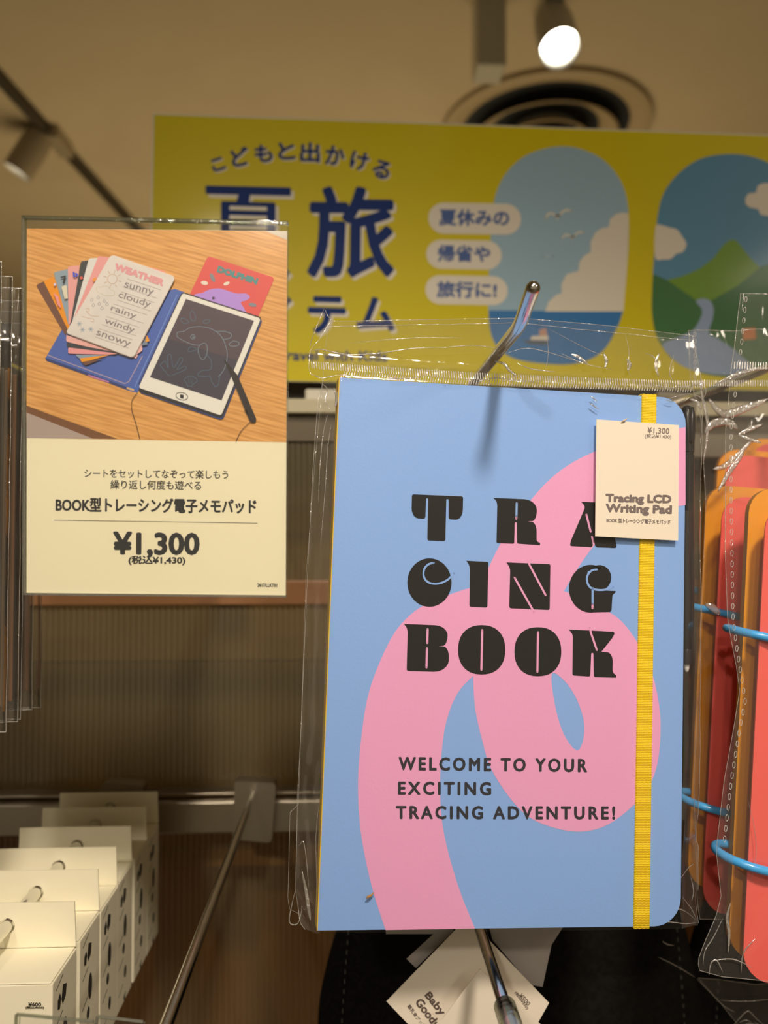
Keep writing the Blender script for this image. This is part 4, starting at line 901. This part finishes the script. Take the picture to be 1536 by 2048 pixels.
# ================================================================== WHITE BOXES ON THE LOWER LEFT HOOK
ds = [.3768, .4106, .4413, .4699, .5036, .5330]
blabs = ['nearest white hanging box printed with a 600 yen price', 'second white hanging box from the front of the row', 'third white hanging box from the front of the row',
         'fourth white hanging box from the front of the row', 'fifth white hanging box from the front of the row', 'rear-most white hanging box next to the steel rail']
XR, XL, ZT, ZB = -.1332, -.2020, EYE-.2005, EYE-.2755
prn = mat('box_grey_print', (52, 46, 36), .6); slot = mat('box_seam_shadow', (196, 176, 142), .7)
def boxy(k, d):
    dep = .0295; y1 = d; y0 = d-dep; dz = (0, .0006, -.0004, .0004, 0, -.0003)[k]
    t_ = thing('hanging_box', blabs[k], 'box', ((XL+XR)/2, (y0+y1)/2, ZB), group='white boxes on the lower left hook')
    B().box(XL, XR, y0, y1, ZB+dz, ZT+dz-.0008, .0006).build('carton', white_card, t_)
    # lid: separate board with a tuck fold, slightly overhanging at the front
    b = B(); b.box(XL+.0004, XR-.0006, y0-.0002, y1-.0008, ZT+dz-.0008, ZT+dz, .0003); b.build('lid', white_card, t_)
    # header flap with a round hole
    hx, hz = -.1665, EYE-.190; zt = EYE-.179+dz
    ol = [(XL+.0005, ZT+dz), (XR-.0003, ZT+dz), (XR-.0012, zt), (XL+.0012, zt)]
    hole = [(hx+.0038*math.cos(2*math.pi*j/20), hz+.0038*math.sin(2*math.pi*j/20)) for j in range(20)]
    loops = [ol, hole]; flat = [p for l in loops for p in l]; n_ = len(flat)
    tr_ = tessellate_polygon([[Vector((x, z, 0)) for x, z in l] for l in loops])
    vs = [(x, y1-.0006, z) for x, z in flat]+[(x, y1+.0002, z) for x, z in flat]
    fs = [tuple(q) for q in tr_]+[tuple(a_+n_ for a_ in q) for q in tr_]+[(j, (j+1) % 4, (j+1) % 4+n_, j+n_) for j in range(4)]+[(4+j, 4+(j+1) % 20, 4+(j+1) % 20+n_, 4+j+n_) for j in range(20)]
    mesh_obj('hang_tab', vs, fs, white_card, t_)
    # side print
    SF = Frame((XR+.00005, y0, ZB+dz), Vector((0, 1, 0)), Vector((0, 0, 1)))
    b = B(); M = SF.M
    H = ZT-ZB
    for pts in ([(.006, H-.012), (.0085, H-.010), (.010, H-.013), (.0085, H-.017), (.006, H-.016)], [(.012, H-.008), (.0165, H-.010), (.0155, H-.015), (.012, H-.017), (.0105, H-.014)],
                ell(.015, H-.031, .0028, .0065, 14), ell(.0125, H-.043, .0022, .003, 10), ell(.016, H-.058, .0022, .0035, 10), [(.013, H-.072), (.017, H-.070), (.016, H-.076)]):
        b.prism(pts, M, 0, .00008)
    for zz in (.006, .0225, .037, .051, .066):
        b.prism([(.004, H-zz), (.012, H-zz+.003), (.012, H-zz+.0026), (.004, H-zz-.0004)], M, 0, .00008)
    b.build('side_print', prn, t_)
    if k == 0:
        FR = Frame((XL, y0-.0003, ZB), Vector((1, 0, 0)), Vector((0, 0, 1))); a_ = Art(FR); a_.text('¥600', (57, 2012), (82, 2012), 7, prn, 1, .3); a_.text('(税込¥660)', (51.5, 2018), (87.5, 2018), 5.5, prn, 1, .25)
        M0 = MW[t_].inverted() @ FR.M; o = mesh_obj('lettering', [M0 @ Vector(v) for v in a_.v], a_.f, a_.m, t_, True, a_.i)
    return t_
for k, d in enumerate(ds): boxy(k, d)

# clear acrylic card pockets at the very bottom left
for nm_, pts, d, lab in (('acrylic_pocket', [(34, 2027), (188, 2041), (190, 2110), (30, 2100)], .285, 'clear acrylic label pocket in front of the nearest white box'),
                         ('acrylic_pocket', [(196, 2031), (287, 2042), (290, 2110), (180, 2110)], .300, 'second clear acrylic label pocket at the bottom beside the empty hook')):
    fr = Frame(at(*pts[3], d), Vector((1, 0, 0)), Vector((0, 0, 1))); t_ = thing(nm_, lab, 'label holder', M=fr.M)
    qq = [fr.p(*p) for p in pts]
    B().prism(qq, Matrix(), 0, .0010, 0, 1).build('front_sheet', [acrylic, acr_edge], t_, local=True)
    B().prism([(x, y-.0022) for x, y in qq], Matrix(), -.0030, -.0020, 0, 1).build('back_sheet', [acrylic, acr_edge], t_, local=True)
    b = B(); b.tube([(qq[0][0], qq[0][1], .0005), (qq[1][0], qq[1][1], .0005)], .0006, 6); b.tube([(qq[0][0], qq[0][1], .0005), (qq[3][0], qq[3][1], .0005)], .0006, 6); b.build('polished_rim', acr_edge, t_, local=True)

# ================================================================== BLACK POUCHES AND TAGS UNDER THE BOOK
fab = ramp_mat('black_fabric', (.003, .003, .004), (.008, .007, .008), 300, (1, 1, 1), .9)
fab2 = ramp_mat('black_soft_fabric', (.005, .005, .004), (.011, .010, .009), 200, (1, 1, 1), .8)
def pouch(label, cx, d, w, ztop, zbot, depth, m, seed, lean=0):
    t_ = thing('black_pouch', label, 'pouch', (cx, d, zbot)); b = B(); nu, nv = 40, 30; vs = []
    for j in range(nv+1):
        v = j/nv
        for i in range(nu):
            th = 2*math.pi*i/nu; c, s_ = math.cos(th), math.sin(th)
            prof = (math.sin(math.pi*min(.999, max(.001, .5+.5*v*.98)))**.45) if v > .0 else 1
            ww = w*(.92+.08*math.sin(v*2))*prof; dd = depth*prof
            e = .6; x = ww*math.copysign(abs(c)**e, c); y = dd*math.copysign(abs(s_)**.8, s_)
            z = zbot+(ztop-zbot)*v
            w_ = .003*noise.noise(Vector((x*30+seed, y*40, z*22)))
            vs.append((cx+x+lean*v+w_, d+y+w_*1.5, z))
    fs = [(j*nu+i, j*nu+(i+1) % nu, (j+1)*nu+(i+1) % nu, (j+1)*nu+i) for j in range(nv) for i in range(nu)]+[tuple(reversed(range(nu))), tuple(range(nv*nu, (nv+1)*nu))]
    mesh_obj('pouch_body', vs, fs, m, t_, smooth=True)
    sb = B(); sm = mat('stitch_grey', (84, 76, 64), .7)
    for side in (-.72, .74):
        for q_ in range(34):
            z = zbot+(ztop-zbot)*(.1+.024*q_); f_ = (z-zbot)/(ztop-zbot); x = cx+side*w*(.95-.25*f_*f_)+lean*f_
            yf = d-depth*(1-abs(side)**2.2)**.4-.0022
            sb.box(x, x+.0006, yf-.0004, yf+.0006, z, z+.0022)
    tag(sb.build('stitching', sm, t_), kind='stuff')
    return t_
pouch('left black fabric pouch hanging behind the white paper tags', .032, .475, .062, EYE-.180, EYE-.42, .020, fab, 1, .003)
pouch('right black fabric pouch under the yellow elastic end of the book', (.155), .500, .088, EYE-.170, EYE-.42, .020, fab2, 6)
pouch('rear black fabric pouch at the bottom right below the ring cards', (.300), .520, .085, EYE-.205, EYE-.44, .018, fab2, 12)
tagm = mat('tag_paper', (240, 216, 184), .6); tagm2 = mat('tag_paper_shaded', (176, 160, 142), .6); tink = mat('tag_ink', (98, 78, 66), .6)  # tagm2 is the tag paper with the book's shade put into its colour
def papertag(label, pts, d, m, c=0, texts=(), hole=None):
    fr = Frame(at(*pts[-1], d), Vector((1, 0, 0)), Vector((0, 0, 1))); t_ = thing('paper_tag', label, 'paper tag', M=fr.M, group='paper tags under the book')
    B().prism([fr.p(*p) for p in pts], Matrix(), -.0004, 0).build('tag_sheet', m, t_, local=True)
    for s_, b0, b1, h, bd in texts: a_ = Art(fr, z=.00003); a_.text(s_, b0, b1, h, tink, 1, bd); a_.build('lettering', t_)
    return t_
papertag('large white diamond-hung paper tag lettered Baby Goods', [(935, 1835), (1098, 2006), (1040, 2110), (875, 2110), (773, 2003)], .380, tagm,
         texts=[('Baby', (846, 1994), (878, 2034), 18, .9), ('Goods', (830, 2005), (868, 2055), 16, .9), ('離乳食グッズ', (814, 2013), (846, 2057), 8, .2),
                ('¥500', (1037, 1992), (1055, 2012), 9, .3), ('(税込¥550)', (1028, 1986), (1052, 2020), 7, .25)])
papertag('front white folded paper tag beneath the steel hook', [(960, 1938), (1078, 2046), (1140, 2110), (800, 2110), (885, 2038)], .372, tagm)
papertag('narrow shaded paper tag edge behind the Baby Goods tag on its left', [(770, 1840), (915, 1840), (905, 1864), (832, 1936), (813, 1918), (868, 1868), (772, 1868)], .386, tagm2)
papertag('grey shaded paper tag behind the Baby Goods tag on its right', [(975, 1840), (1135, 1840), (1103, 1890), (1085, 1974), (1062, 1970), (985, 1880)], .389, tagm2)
# clear film packet at the bottom right corner
fr = Frame(at(1180, 2100, .43), Vector((1, 0, 0)), Vector((0, 0, 1)))
side_bag('clear film packet over the black pouch at the bottom right corner', fr, [(1948, 1390), (2002, 1438), (2050, 1476), (2110, 1500)], [(1880, 1660), (2110, 1660)], [(1180, 1948), (1390, 1950), (1536, 1962), (1660, 1966)], [(1180, 2110), (1660, 2110)], .004, .0030, seed=21, nx=50, ny=40,
         creases=(([(1310, 1905), (1350, 1925), (1384, 1946)], .0002), ([(1386, 1948), (1410, 1972), (1440, 2002), (1462, 2014)], .0002), ([(1456, 2044), (1472, 2025), (1488, 2012), (1505, 2028), (1520, 2040)], .00024), ([(1470, 2035), (1482, 2030), (1494, 2033)], .0002), ([(1476, 2042), (1490, 2036), (1504, 2040)], .0002), ([(1484, 2048), (1496, 2043), (1510, 2048)], .0002), ([(1500, 2034), (1520, 2048)], .0002), ([(1430, 1990), (1480, 1993), (1536, 1988)], .00016), ([(1318, 1874), (1328, 1880), (1342, 1882)], .00024)))
